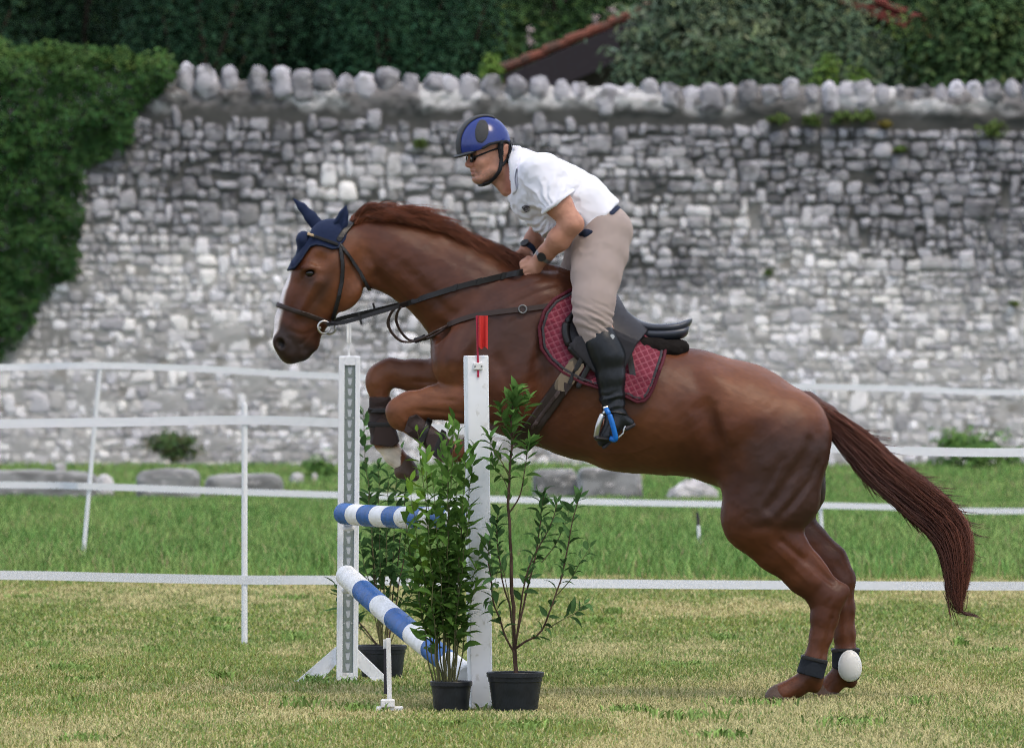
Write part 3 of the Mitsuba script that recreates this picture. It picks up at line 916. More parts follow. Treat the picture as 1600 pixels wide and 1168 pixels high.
for i, (px, Z, cz, rad, base, light, size, lng, lab) in enumerate([
        (1078, 119.5, 6.0, [.92, .8, 1.45], [.105, .148, .085], [.16, .21, .125], .085, 2.2, 'grey green shrub just right of the tiled roof slope'),
        (1195, 120.5, 6.2, [1.0, .8, 1.5], [.088, .130, .072], [.145, .195, .11], .085, 2.2, 'tall grey green shrub in the middle of the three above the wall'),
        (1305, 120, 5.35, [.95, .8, 1.0], [.075, .115, .064], [.13, .175, .095], .085, 2.2, 'darker grey green shrub right of the middle shrubs'),
        (1150, 118.5, 5.25, [.95, .5, .62], [.055, .09, .045], [.10, .14, .07], .08, 2.0, 'low shadowy shrub right behind the upright wall stones'),
        (1425, 121, 5.3, [.62, .6, 1.05], [.075, .130, .034], [.13, .19, .048], .10, 1.5, 'light yellow green leafy shrub below the right roof slope'),
        (1545, 119.5, 6.2, [.95, .8, 1.75], [.054, .100, .036], [.095, .145, .052], .10, 1.8, 'mid green shrub above the right end of the wall'),
        (1660, 120, 6.2, [.85, .8, 1.8], [.054, .098, .036], [.092, .14, .05], .10, 1.8, 'mid green shrub at the right edge of the picture')]):
    tree('shrub', lab, px, Z, 0, cz, rad, 9500, size, base, 150 + i, 70, lng, light, .07, category='shrub', loose=.24)
for i, (px, py, s) in enumerate([(1286, 128, .42), (1340, 128, .25), (766, 112, .34)]):
    tuft('sapling', ['bright green leafy sapling poking up behind the wall stones', 'small bright sprig behind the wall top right of a bigger sapling', 'yellow green sprig at the low end of the tiled roof'][i], 'sapling', px, py + 40, 115.5, s, s * .9 + .3, 240, [.095, .165, .03], .09, 170 + i, 4)

hx = np.linspace(-120, 120, 60)
hy = np.linspace(200, 300, 24)
HX, HY = np.meshgrid(hx, hy)
hz_ = 26 * ss_(195, 250, HY) + 5 * (meshkit.fbm(np.stack([HX / 14, HY / 14, 0 * HX], -1), 4, 3) - .5) - 1.0
gi = np.arange(HX.size).reshape(HX.shape)
mat('hill_wood', vary((.022, .045, .018), .5, .5, 4), .95, .05)
struct('hills', (np.stack([HX, HY, hz_], -1).reshape(-1, 3), np.stack([gi[:-1, :-1], gi[:-1, 1:], gi[1:, 1:], gi[1:, :-1]], -1).reshape(-1, 4)), 'hill_wood', True)
house = thing('house', 'house with red tiled gable roof and dark timber verge behind the wall', 'house')
hZ = 126.0
apex, eL, eR = W(1196, -64, hZ), W(786, 114, hZ), W(1606, 106, hZ)
yF, yB = hZ - HZ, hZ - HZ + 9.0
part(house, 'wall', cat([box([(eL[0] + eR[0]) / 2, (yF + yB) / 2 + .9, 2.7], [eR[0] - eL[0] - 1.6, yB - yF - 1.4, 5.4]),
                         trimesh.creation.extrude_polygon(sg.Polygon([(eL[0] + .9, 5.4), (eR[0] - .9, 5.4), (eR[0] - .9, eR[2] + .28), (apex[0], apex[2] - .55), (eL[0] + .9, eL[2] + .28)]), 7.5).apply_transform(np.array([[1, 0, 0, 0], [0, 0, 1, yF + 1.0], [0, 1, 0, 0], [0, 0, 0, 1.0]]))]), 'house_plaster')
for sgn, e in ((-1, eL), (1, eR)):
    d = apex - e
    L = np.linalg.norm(d)
    d = d / L
    nrm = np.array([-d[2], 0, d[0]]) * (1 if d[0] > 0 else -1)
    rf = part(house, 'roof', trimesh.Trimesh(*(lambda a, b: (np.array([a, b, b + [0, 9, 0], a + [0, 9, 0], a - nrm * .10, b - nrm * .10, b - nrm * .10 + [0, 9, 0], a - nrm * .10 + [0, 9, 0]]), np.array([[0, 2, 1], [0, 3, 2], [4, 5, 6], [4, 6, 7], [0, 1, 5], [0, 5, 4], [3, 6, 2], [3, 7, 6], [0, 4, 7], [0, 7, 3], [1, 2, 6], [1, 6, 5]])))(e + nrm * -.06, apex + nrm * -.06), process=False), 'far_roof_tile')
    n = int(L / .36)
    rr = np.random.default_rng(200 + sgn)
    for i in range(n):
        c = e + d * (i + .5) * L / n + nrm * (.035 + rr.normal(0, .006)) + [0, .10 + rr.normal(0, .02), 0]
        t = tube(np.array([c - d * .20 + nrm * .03, c - d * .0 + nrm * .018, c + d * .19]), [.085, .082, .072], 8, 1.5)
        scene[f'{rf}__tile' + ('' if i == 0 else f'_{i:03d}')] = mikit.ply(t, 'roof_tile' if sgn < 0 else 'far_roof_tile', 40)
    bw = .50 if sgn < 0 else .14
    bm = box([0, 0, 0], [L, .06, bw], None, .01)
    ang = math.atan2(d[2], d[0])
    bm.apply_transform(trimesh.transformations.rotation_matrix(-ang, [0, 1, 0]))
    bm.apply_translation(e + d * L / 2 - nrm * (.045 + bw / 2) + [0, -.04, 0])
    scene[f'{rf}__verge_board'] = mikit.ply(bm, 'dark_timber' if sgn < 0 else 'far_roof_tile')


# ================================================================== the tape fences
def fence(label, Z, posts, tapes, width):
    k = thing('tape_fence', label, 'fence')
    for (x0, y0, x1, y1, Zp) in posts:
        b = np.array([(x0 - 800) * Zp / F, Zp - HZ, -.15])
        t = W(x1, y1, Zp)
        b2 = W(x0, y0, Zp)
        d = (t - b2) / np.linalg.norm(t - b2)
        p = np.array([b2 - d * .2, b2, (b2 + t) / 2, t - d * .02, t])
        kk = part(k, 'post', tube(p, [.0155, .0155, .0155, .0155, .008], 10), 'post_white', 40)
    for i, (pts, Zt) in enumerate(tapes):
        q = spline([W(a, b, z_) for a, b, z_ in pts], 90)
        tw = .15 * np.sin(np.linspace(0, 9, 90) + i * 2) * .5
        wd = np.stack([0 * tw, np.sin(tw), np.cos(tw)], -1)
        part(k, 'tape', ribbon(q, wd, width, .0022), 'tape_white', 30)
        # eyelets on the posts
    return k


Z1 = 42.7
fence('near white tape fence with a thin upright post crossing the mown lawn', Z1,
      [(382, 1006, 382, 628, Z1), (-470, 1010, -466, 632, Z1), (1790, 1000, 1786, 640, 43.5)],
      [([(-470, 672, Z1 - .02), (0, 662, Z1 - .02), (200, 659, Z1 - .02), (382, 656, Z1 - .02), (540, 661, Z1), (760, 674, 42.9), (1000, 688, 43), (1380, 703, 43.3), (1600, 706.5, 43.4), (1790, 700, 43.5)], 0),
       ([(-470, 896, Z1 - .02), (0, 898, Z1 - .02), (200, 902, Z1 - .02), (382, 905.5, Z1 - .02), (540, 906, Z1), (900, 911, 43), (1380, 914.5, 43.3), (1600, 915, 43.4), (1790, 916, 43.5)], 0)], .046)
Z2 = 59.0
fence('far white tape fence with a leaning post in the tall grass', Z2,
      [(129, 880, 157, 566, Z2), (1285, 846, 1271, 592, 66.0), (-700, 880, -704, 566, 57), (2300, 840, 2310, 610, 70)],
      [([(-700, 570, 57), (-200, 574, 58), (0, 574, Z2 - .03), (155, 571, Z2 - .03), (330, 577, 60), (530, 588, 61), (900, 600, 63.5), (1268, 604, 65.9), (1440, 608, 66.5), (1600, 613, 67.2), (2300, 614, 70)], 0),
       ([(-700, 752, 57), (0, 757, Z2 - .03), (141, 759.5, Z2 - .03), (300, 765, 60), (500, 772, 61), (1000, 785, 64), (1274, 789, 65.9), (1440, 793, 66.5), (1600, 798, 67.2), (2300, 790, 70)], 0)], .048)
c = W(1094, 862, 62.0)
sk_ = thing('stake', 'thin grey white stake standing in the tall grass below the jagged rock', 'stake')
part(sk_, 'shaft', tube(np.array([c - [0, 0, .1], c, c + [-.014, 0, .20]]), [.012, .013, .013], 8), 'post_white', 40)
part(sk_, 'cap', tube(np.array([c + [-.014, 0, .20], c + [-.02, 0, .30]]), [.0135, .010], 8), 'grey_trim', 40)
# ================================================================== the horse
hs = Solid()
# trunk: (x, row, radius, depth ratio, depth)
hs.chain([(752, 545, 66, .95, 0), (790, 545, 98, .86, 0), (842, 556, 136, .66, 0), (917, 600, 116, .84, 0), (980, 631, 104, .95, 0), (1036, 640, 99, 1.0, 0), (1080, 644, 96, .98, 0)], k=14)
hs.chain([(1080, 644, 96, .98, 0), (1150, 664, 98, .96, 0), (1203, 690, 95, .92, 0)], k=10)
hs.cone((842, 0, 470), (905, 0, 470), 46, 30, .55, .6, k=26)            # withers
# neck
hs.chain([(560, 402, 44, .62, 0), (602, 399, 51, .60, 0), (640, 411, 56, .60, 0), (673, 428, 60, .62, 0), (704, 446, 68, .64, 0), (735, 470, 80, .68, 0), (772, 503, 100, .72, 0)], k=16)
hs.cone((575, 0, 362), (690, 0, 385), 15, 17, .9, .9, k=14)             # crest
hs.cone((690, 0, 385), (850, 0, 432), 17, 19, .9, .8, k=16)
# croup and thighs
for s in (-1, 1):
    hs.ell((1150, 44 * s, 648), (78, 52, 60), 22, k=26)                 # rump muscle
    hs.ell((1218, 44 * s, 686), (74, 50, 67), 35, k=22)
    hs.ell((1122, 70 * s, 606), (26, 16, 16), 40, k=22)                 # point of hip
    hs.ell((1242, 40 * s, 668), (46, 34, 44), 60, k=20)
    dx, dz = (0, 0) if s < 0 else (18, -6)
    hs.chain([(1202 + dx * .3, 728, 84, .62, 46 * s), (1204 + dx * .6, 770 + dz, 72, .60, 50 * s), (1187 + dx, 810 + dz, 55, .66, 52 * s)], k=20)
    hs.ell((1233 + dx * .5, 53 * s, 733), (33, 36, 82), 14, k=16)       # hamstring
    hs.ell((1176 + dx, 60 * s, 792 + dz), (36, 26, 44), 25, k=26)       # stifle
    # shoulder, breast and upper arm
    hs.cone((838, 46 * s, 462), (722, 58 * s, 566), 34, 40, .9, .9, k=30)
    hs.ell((712, 42 * s, 552), (33, 40, 42), 20, k=18)
    hs.ell((800, 66 * s, 600), (62, 30, 54), -12, k=26)                 # triceps
    hs.ell((752, 50 * s, 590), (58, 36, 34), 14, k=20)
hs.ell((820, 0, 640), (70, 60, 40), 12, k=24)                           # sternum
hs.ell((700, 0, 545), (24, 36, 40), 10, k=20)
# hind legs: gaskin, hock, cannon, fetlock, pastern
near = [(1186, 810, 54, .66, -50), (1216, 852, 40, .62, -50), (1256, 893, 31, .60, -47), (1290, 928, 28, .60, -45)]
hs.chain(near, k=14)
hs.cone((1286, -45, 928), (1315, -45, 921), 24, 11, .55, .6, k=12)          # point of hock
hs.chain([(1291, 930, 27, .66, -45), (1287, 962, 21, .72, -45), (1281, 992, 17, .8, -45), (1272, 1030, 16.5, .85, -45), (1266, 1054, 19, .88, -45)], k=8)
hs.chain([(1266, 1056, 18, .9, -45), (1244, 1070, 15, 1.0, -45), (1222, 1081, 17, 1.05, -46)], k=8)
hs.ell((1272, -45, 1068), (10, 11, 12), 0, k=6)
far = [(1212, 812, 50, .64, 50), (1262, 852, 34, .60, 48), (1296, 880, 29, .6, 46), (1313, 908, 24, .66, 45)]
hs.chain(far, k=14)
hs.cone((1312, 45, 910), (1326, 45, 900), 20, 11, .6, .6, k=8)
hs.chain([(1314, 910, 23, .7, 45), (1319, 950, 18, .8, 45), (1321, 990, 16.5, .85, 45), (1323, 1024, 16.5, .85, 45), (1322, 1050, 19, .9, 45)], k=8)
hs.chain([(1322, 1052, 18, .9, 45), (1304, 1068, 14.5, 1., 45), (1292, 1081, 16, 1.05, 44)], k=8)
hs.ell((1332, 45, 1066), (9, 10, 10), 0, k=6)
hs.cone((1297, -60, 965), (1281, -59, 1030), 2.6, 2.4, k=5, mode='s')
hs.cone((1329, 30, 945), (1329, 31, 1010), 2.2, 2.2, k=5, mode='s')
hs.cone((1262, -68, 868), (1300, -60, 905), 4, 3, k=9, mode='s')
hs.cone((735, -78, 632), (665, -72, 633), 3.5, 2.5, k=7, mode='s')
hs.cone((722, 22, 600), (650, 34, 588), 3.5, 2.5, k=7, mode='s')
# fore legs, folded for the jump
# far leg (raised, knee foremost)
hs.chain([(745, 592, 42, .8, 46), (690, 592, 30, .75, 50), (648, 587, 24, .72, 50), (610, 582, 20.5, .76, 50), (593, 588, 20, .82, 50)], k=12)
hs.ell((590, 50, 597), (18, 16, 22), 0, k=8)
hs.chain([(591, 600, 18, .85, 50), (593, 630, 13.5, .9, 50), (597, 665, 13.5, .9, 50), (602, 690, 18, .88, 50)], k=8)
hs.chain([(602, 692, 16.5, .9, 50), (614, 711, 14.5, 1., 50), (626, 722, 15, 1.05, 50)], k=6)
# near leg
hs.chain([(775, 612, 48, .62, -52), (722, 626, 33, .72, -55), (678, 629, 24, .74, -55), (642, 634, 21.5, .78, -55), (626, 640, 21.5, .82, -55)], k=12)
hs.ell((624, -55, 648), (18, 17, 22), -25, k=8)
hs.chain([(628, 652, 18, .85, -55), (652, 668, 14, .9, -55), (678, 688, 14, .9, -55), (700, 704, 18.5, .88, -55)], k=8)
hs.chain([(700, 704, 16, .9, -55), (716, 706, 14, 1., -55), (728, 700, 15.5, 1.05, -55)], k=6)
# head
HD = 0.0
hs.ell((540, 0, 393), (36, 27, 42), 10, k=14)
hs.chain([(516, 376, 30, .95, 0), (512, 412, 44, .82, 0), (500, 440, 47, .72, 0), (484, 472, 43, .62, 0), (468, 505, 36.5, .56, 0), (457, 533, 31, .66, 0)], k=12)
for s in (-1, 1):
    hs.ell((524, 17 * s, 438), (44, 16, 50), -12, k=10)                 # cheek
    hs.cone((499, 31 * s, 440), (470, 21 * s, 487), 6, 5, k=10)         # facial crest
    hs.ell((487, 33 * s, 418), (15, 8, 9), -20, k=9)                    # brow
    hs.ell((440, 12 * s, 534), (13, 10, 15), -20, k=8)                  # nostril wing
    hs.ell((438.5, 21 * s, 537), (6.5, 8, 9), -25, k=4, mode='s')
    hs.ell((499, 37 * s, 405), (12, 6, 9), 30, k=9, mode='s')          # hollow over the eye
    hs.cone((478, 31 * s, 422.5), (492, 34 * s, 422), 2.6, 2.8, k=3)     # upper lid
    hs.cone((472, 19 * s, 537), (498, 22 * s, 514), 3.2, 2.6, k=4, mode='s')
    hs.ell((484.5, 35 * s, 427), (8, 6, 5.5), -15, k=4, mode='s')       # eye socket
    hs.cone((590, 34 * s, 436), (690, 50 * s, 520), 10, 14, k=12, mode='s')   # jugular groove
    hs.ell((566, 40 * s, 408), (16, 16, 34), 14, k=14, mode='s')        # behind the jaw
    hs.cone((1200, 101 * s, 792), (1256, 97 * s, 712), 9, 6, k=12, mode='s')  # between the thigh muscles
    hs.cone((1244, 98 * s, 790), (1266, 92 * s, 690), 7, 6, k=14, mode='s')
    hs.cone((852, 100 * s, 520), (846, 92 * s, 640), 12, 12, k=22, mode='s')  # behind the shoulder
    hs.cone((770, 92 * s, 498), (720, 92 * s, 600), 6, 8, k=22, mode='s')
    hs.cone((1098, 106 * s, 640), (1124, 98 * s, 742), 12, 13, k=18, mode='s')  # flank
hs.ell((455, 0, 552), (17, 19, 16), -20, k=8)                          # upper lip
hs.ell((473, 0, 553), (14, 15, 11), -25, k=5)                          # lower lip and chin
hs.ell((484, 0, 536), (15, 13, 14), -30, k=8)
V, f = hs.mesh(2.4)
# light relief: veins and muscle fibres


def ss0(a, b, x):
    t = np.clip((x - a) / (b - a), 0, 1)
    return t * t * (3 - 2 * t)


nz = meshkit.fbm(V / np.array([26.0, 26, 26]), 3, 3) - 0.5
tm = to_world(V, f)
nz2 = meshkit.fbm((V @ np.array([[.8, 0, .55], [0, 1, 0], [-.55, 0, .8]])) / np.array([70.0, 30, 14]), 3, 8) - .5
# muscle edges, folds, tendons and veins seen in the photograph: (line, depth, width), negative depth = ridge
LINES = [([(1214, 808), (1240, 779), (1266, 745), (1281, 712)], 5.0, 6), ([(1176, 792), (1196, 760), (1212, 730), (1226, 700)], 2.6, 9), ([(1206, 768), (1211, 746), (1219, 724)], -1.6, 3),
         ([(1230, 806), (1252, 778), (1272, 735)], -2.0, 5), ([(1096, 600), (1110, 655), (1121, 705), (1127, 752)], 6.0, 12), ([(1130, 640), (1146, 690), (1150, 740)], -2.5, 16),
         ([(1150, 832), (1186, 822), (1226, 826), (1256, 812)], 2.6, 8), ([(1212, 838), (1246, 866), (1282, 896), (1306, 914)], 4.2, 5), ([(1196, 846), (1232, 878), (1262, 908)], -1.4, 4),
         ([(1300, 950), (1294, 985), (1283, 1030)], 2.6, 3), ([(1276, 962), (1270, 1000)], 1.2, 4), ([(1300, 925), (1290, 945)], 2.5, 5), ([(1330, 935), (1331, 1010)], 2.2, 3), ([(1310, 880), (1326, 905)], 2.0, 4),
         ([(738, 500), (718, 540), (704, 592)], 4.0, 8), ([(842, 548), (826, 598), (786, 628), (742, 640)], 4.0, 9), ([(764, 545), (792, 590), (800, 628)], 2.6, 9), ([(710, 520), (695, 560), (702, 598)], 3.0, 5),
         ([(768, 470), (828, 442), (874, 428)], 2.4, 4), ([(778, 487), (838, 458), (884, 446)], 2.6, 4), ([(790, 508), (835, 482), (868, 468)], 1.8, 5),
         ([(588, 436), (640, 480), (690, 528)], 5.0, 8), ([(604, 396), (660, 446), (716, 506)], 3.0, 10), ([(575, 400), (588, 422), (592, 446)], 3.0, 6), ([(612, 440), (655, 487), (684, 520)], -1.4, 4),
         ([(640, 372), (700, 402), (770, 440)], 1.6, 9), ([(648, 640), (690, 643), (730, 648)], 3.2, 3.6), ([(665, 622), (720, 626)], 1.8, 4), ([(640, 596), (690, 598)], 2.8, 4), ([(610, 575), (650, 580)], 1.4, 4),
         ([(880, 690), (930, 704), (985, 706), (1020, 694)], -1.6, 3), ([(985, 706), (1000, 722), (1040, 728)], -1.3, 3), ([(1000, 600), (1050, 640), (1090, 690)], 1.8, 14), ([(940, 640), (985, 676)], 1.2, 10),
         ([(1100, 566), (1150, 590), (1206, 640)], 1.6, 10), ([(1236, 606), (1262, 640), (1276, 690)], 2.2, 7),
         ([(532, 400), (545, 436), (540, 470), (522, 498)], 1.8, 7), ([(505, 452), (488, 476), (474, 500)], 2.2, 5), ([(496, 434), (480, 470), (466, 492)], -1.6, 4), ([(452, 516), (476, 522), (496, 514)], 1.8, 3.4), ([(446, 524), (456, 532), (462, 544)], 1.4, 3.4),
         ([(470, 430), (463, 462), (452, 492)], 1.4, 6), ([(476, 434), (486, 438), (496, 434)], 1.2, 3), ([(622, 655), (634, 664), (646, 660)], 2.0, 4), ([(582, 606), (600, 610)], 1.4, 4)]
dsp = np.zeros(len(V))
for ln_, dep_, wid_ in LINES:
    q = spline([(a, b, 0) for a, b in ln_], 14)[:, :2]
    lo_, hi_ = q.min(0) - 3 * wid_, q.max(0) + 3 * wid_
    k_ = np.flatnonzero((V[:, 0] > lo_[0]) & (V[:, 0] < hi_[0]) & (V[:, 2] > lo_[1]) & (V[:, 2] < hi_[1]))
    d_ = polyline_dist(q, V[k_, 0], V[k_, 2])
    along = np.minimum(np.hypot(V[k_, 0] - q[0, 0], V[k_, 2] - q[0, 1]), np.hypot(V[k_, 0] - q[-1, 0], V[k_, 2] - q[-1, 1]))
    side_ = np.clip(np.abs(tm.vertex_normals[k_, 1]) * 1.6 - .3, 0, 1)
    dsp[k_] -= .58 * dep_ * np.exp(-(d_ / wid_) ** 2) * side_ * (.35 + .65 * np.clip(along / (2 * wid_), 0, 1))
nz = nz + dsp * S / .0075
hm = tm.vertices + tm.vertex_normals * (nz * 0.0075 + nz2 * .0025 * ss0(560, 640, V[:, 0]))[:, None]
# coat colours
X, Y, Z = V[:, 0], V[:, 1], V[:, 2]


def ss(a, b, x):
    t = np.clip((x - a) / (b - a), 0, 1)
    return t * t * (3 - 2 * t)


def lerp(a, b, t):
    return np.asarray(a) * (1 - t[:, None]) + np.asarray(b) * t[:, None]


g = meshkit.fbm(V / 55.0, 4, 9)
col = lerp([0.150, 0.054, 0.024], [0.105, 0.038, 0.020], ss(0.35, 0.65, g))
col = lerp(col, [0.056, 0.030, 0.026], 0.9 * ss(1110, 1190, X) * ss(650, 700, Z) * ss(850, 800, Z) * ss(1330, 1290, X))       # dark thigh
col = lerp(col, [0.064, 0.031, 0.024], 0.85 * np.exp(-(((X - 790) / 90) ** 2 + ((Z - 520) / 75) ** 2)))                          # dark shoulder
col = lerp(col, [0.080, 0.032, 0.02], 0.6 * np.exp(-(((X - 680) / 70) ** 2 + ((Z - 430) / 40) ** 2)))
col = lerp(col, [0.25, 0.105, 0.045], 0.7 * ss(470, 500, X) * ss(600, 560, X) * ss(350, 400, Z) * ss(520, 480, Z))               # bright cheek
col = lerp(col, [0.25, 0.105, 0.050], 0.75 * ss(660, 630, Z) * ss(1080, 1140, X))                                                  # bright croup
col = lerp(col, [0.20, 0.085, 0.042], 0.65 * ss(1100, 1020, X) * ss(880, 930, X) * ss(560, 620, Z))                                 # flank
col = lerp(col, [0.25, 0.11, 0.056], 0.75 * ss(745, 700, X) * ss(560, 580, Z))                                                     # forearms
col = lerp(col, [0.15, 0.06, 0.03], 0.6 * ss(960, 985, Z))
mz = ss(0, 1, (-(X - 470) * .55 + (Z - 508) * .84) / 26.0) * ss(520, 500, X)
col = lerp(col, [0.030, 0.021, 0.020], 0.93 * mz * (Z > 440) * (X < 520))                                                          # dark muzzle
dk = np.exp(-(((X - 507) * .9 + (Z - 450) * .42) / 12) ** 2) * np.exp(-(((Z - 455) / 42) ** 2)) * (X < 560)
col = lerp(col, [0.050, 0.026, 0.020], 0.8 * dk)
col = lerp(col, [0.045, 0.025, 0.02], 0.8 * np.exp(-(((X - 486) / 13) ** 2 + ((Z - 436) / 16) ** 2)))
edge = np.interp(Z, [340, 420, 456, 480, 508, 530, 548], [505, 459, 446, 437, 428, 423.5, 426])
bl = ss(14, 7, X - edge) * ss(17, 11, np.abs(Y)) * ss(416, 424, Z) * ss(543, 536, Z)
col = lerp(col, [0.62, 0.56, 0.52], bl)                                                                                              # blaze
sock = ss(696, 704, Z + (X - 600) * .1) * (X < 626) * (X > 560) * (Y > 0)
sock = np.maximum(sock, ss(584, 578, X) * ss(640, 655, Z) * (Y > 0) * (X < 700))
col = lerp(col, [0.60, 0.53, 0.43], np.clip(sock, 0, 1))
horse = thing('horse', 'chestnut horse with dark muzzle and white blaze rearing up to take off over the jump', 'horse')
col = lerp(col, [.006, .005, .005], .95 * np.exp(-(((X - 439.5) / 6) ** 2 + ((Z - 537.5) / 8) ** 2) ** 2) * (np.abs(Y) > 6))
hair_ = meshkit.fbm((V @ np.array([[.86, 0, -.5], [0, 1, 0], [.5, 0, .86]])) / np.array([9.0, 3.0, 2.2]), 3, 31) - .5
blot = meshkit.fbm(V / 17.0, 3, 44) - .5
col = col * (1 + .38 * hair_ + .34 * blot)[:, None]
col = col * lerp([.72, .60, .48], [1.25, 1.25, 1.3], np.clip(bl + sock, 0, 1))
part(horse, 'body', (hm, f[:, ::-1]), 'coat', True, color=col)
for y, z, x in ((-31.5, 427, 485.5), (31.5, 427, 485.5)):
    e = trimesh.creation.icosphere(2, 1.0)
    e.apply_scale([7.2 * S, 5.5 * S, 5.6 * S])
    e.apply_translation(H([x, y, z]))
    part(horse, 'eye', e, 'eye', True)


def hoof(c, toe, back, dy):
    """a hoof as a tapered, slanting horn: c = crown centre, toe and back = ends of the sole (x, row)"""
    so = Solid()
    so.cone((c[0], dy, c[1]), ((toe[0] + c[0]) / 2, dy, (toe[1] + c[1]) / 2 - 1), 14, 13.5, 1.05, 1.1, k=6)
    so.cone((c[0], dy, c[1]), (back[0], dy, back[1]), 14, 10, 1.05, 1.1, k=6)
    so.cone((toe[0], dy, toe[1]), (back[0], dy, back[1]), 6, 6, 2.3, 2.3, k=10)
    return to_world(*so.mesh(1.6))


part(horse, 'hoof', hoof((1216, 1081), (1202, 1088), (1228, 1089), -46), 'hoof_horn', True)
part(horse, 'hoof', hoof((1290, 1081), (1281, 1089), (1303, 1089), 44), 'hoof_horn', True)
part(horse, 'hoof', hoof((630, 725), (648, 746), (626, 738), 50), 'hoof_horn', True)
part(horse, 'hoof', hoof((730, 698), (752, 690), (738, 684), -55), 'hoof_horn', True)


def strands(roots, rad, seg=9, sides=3):
    """hair: a list of polylines (modelling units) as one mesh of thin tapering tubes"""
    vs, fs, cs, at = [], [], [], 0
    i, j = np.meshgrid(np.arange(seg - 1), np.arange(sides), indexing='ij')
    q = np.stack([i * sides + j, (i + 1) * sides + j, (i + 1) * sides + (j + 1) % sides, i * sides + (j + 1) % sides], -1).reshape(-1, 4)
    fq = np.vstack([q[:, [0, 1, 2]], q[:, [0, 2, 3]]])
    ang = np.arange(sides) * 2 * np.pi / sides
    for pts, c in roots:
        p, t, a, b = frames(H(spline(pts, seg)))
        r = rad * S * np.concatenate([np.linspace(.7, 1, seg // 3), np.linspace(1, .12, seg - seg // 3)])
        vs.append((p[:, None] + r[:, None, None] * (np.cos(ang)[None, :, None] * a[:, None] + np.sin(ang)[None, :, None] * b[:, None])).reshape(-1, 3))
        fs.append(fq + at)
        at += seg * sides
        cs.append(np.repeat(np.asarray(c)[None], seg * sides, 0))
    return (np.vstack(vs), np.vstack(fs)), np.vstack(cs)


# mane, blown back from the crest
crest = np.array([(546, 349), (575, 346), (607, 348), (651, 356), (696, 371), (740, 388), (785, 405), (818, 416)], float)
hr = np.random.default_rng(21)
locks = []
for lk in range(120):
    u = (lk + hr.uniform(-.4, .4)) / 119
    c = spline(crest, 200)[int(np.clip(u, 0, 1) * 199)]
    side = -1 if hr.random() < .72 else 1
    L = hr.uniform(58, 104) * (0.75 if u < .12 else 1.0) * (1 - .45 * ss(.8, 1., np.array([u]))[0])
    lift = hr.uniform(8, 29) * (1.0 - .55 * u)
    drop = hr.uniform(-2, 16)
    tone = hr.uniform(.55, 1.25)
    tang = spline(crest, 200)[min(int(np.clip(u, 0, 1) * 199) + 3, 199)] - spline(crest, 200)[max(int(np.clip(u, 0, 1) * 199) - 3, 0)]
    tang = tang / (np.linalg.norm(tang) + 1e-9)
    nrm = np.array([tang[1], -tang[0]])
    bend = hr.normal(0, 1, 4)
    for k in range(26):
        j = hr.normal(0, 1, 6)
        b = c + tang * j[0] * 2.6
        y0 = side * abs(hr.normal(3, 2.5))
        y1 = side * (14 + abs(j[1]) * 9)
        LL = L * (1 + .10 * j[4])
        li = lift * (1 + .12 * j[2])
        P = [(b[0], y0, b[1] + 3),
             (b[0] + tang[0] * LL * .22 + nrm[0] * li * .62 + bend[0], y0 + side * 3, b[1] + tang[1] * LL * .22 + nrm[1] * li * .62),
             (b[0] + tang[0] * LL * .58 + nrm[0] * li * .92 + bend[1] * 1.5, (y0 + y1) / 2, b[1] + tang[1] * LL * .58 + nrm[1] * li * .92 + j[3] * .9),
             (b[0] + tang[0] * LL + nrm[0] * (li * .85 - drop) + bend[2] * 2, y1, b[1] + tang[1] * LL + nrm[1] * (li * .8 - drop) + j[5] * 1.8)]
        locks.append((P, np.array([0.215, 0.068, 0.031]) * tone * hr.uniform(.85, 1.15)))
m, c = strands(locks, 1.0, 8)
part(horse, 'mane', m, 'hair', True, color=c)

# tail: a dock of muscle and the long hair streaming back
up = spline([(1272, 626), (1312, 650), (1349, 674), (1380, 701), (1404, 726), (1436, 745), (1466, 772), (1496, 797), (1516, 832), (1518, 868), (1511, 914), (1502, 952)], 60)
dn = spline([(1292, 672), (1305, 692), (1330, 720), (1352, 748), (1380, 768), (1410, 797), (1436, 818), (1456, 838), (1474, 860), (1477, 898), (1482, 938), (1498, 958)], 60)
tl = []
for k in range(2900):
    q = hr.random()
    yy = hr.normal(0, 1)
    e = int(60 * np.clip(hr.uniform(.45, 1.06), 0, 1)) - 1
    b0 = int(hr.uniform(0, .30) * 59) if k % 3 else 0
    ii = np.unique(np.linspace(b0, max(e, b0 + 8), 7).astype(int))
    wob = hr.normal(0, 1.7, (len(ii), 2))
    q2 = np.clip(q + np.linspace(0, hr.normal(0, .18), len(ii)), -.04, 1.04)
    P = [(up[i][0] * (1 - w) + dn[i][0] * w + o[0], yy * (7 + 9 * math.sin(math.pi * min(i / 59, 1))) * .9, up[i][1] * (1 - w) + dn[i][1] * w + o[1]) for i, w, o in zip(ii, q2, wob)]
    tone = hr.uniform(.6, 1.15)
    t_ = np.array([0.205, 0.068, 0.040]) * (1 - q) + np.array([0.105, 0.042, 0.033]) * q
    tl.append((P, t_ * tone))
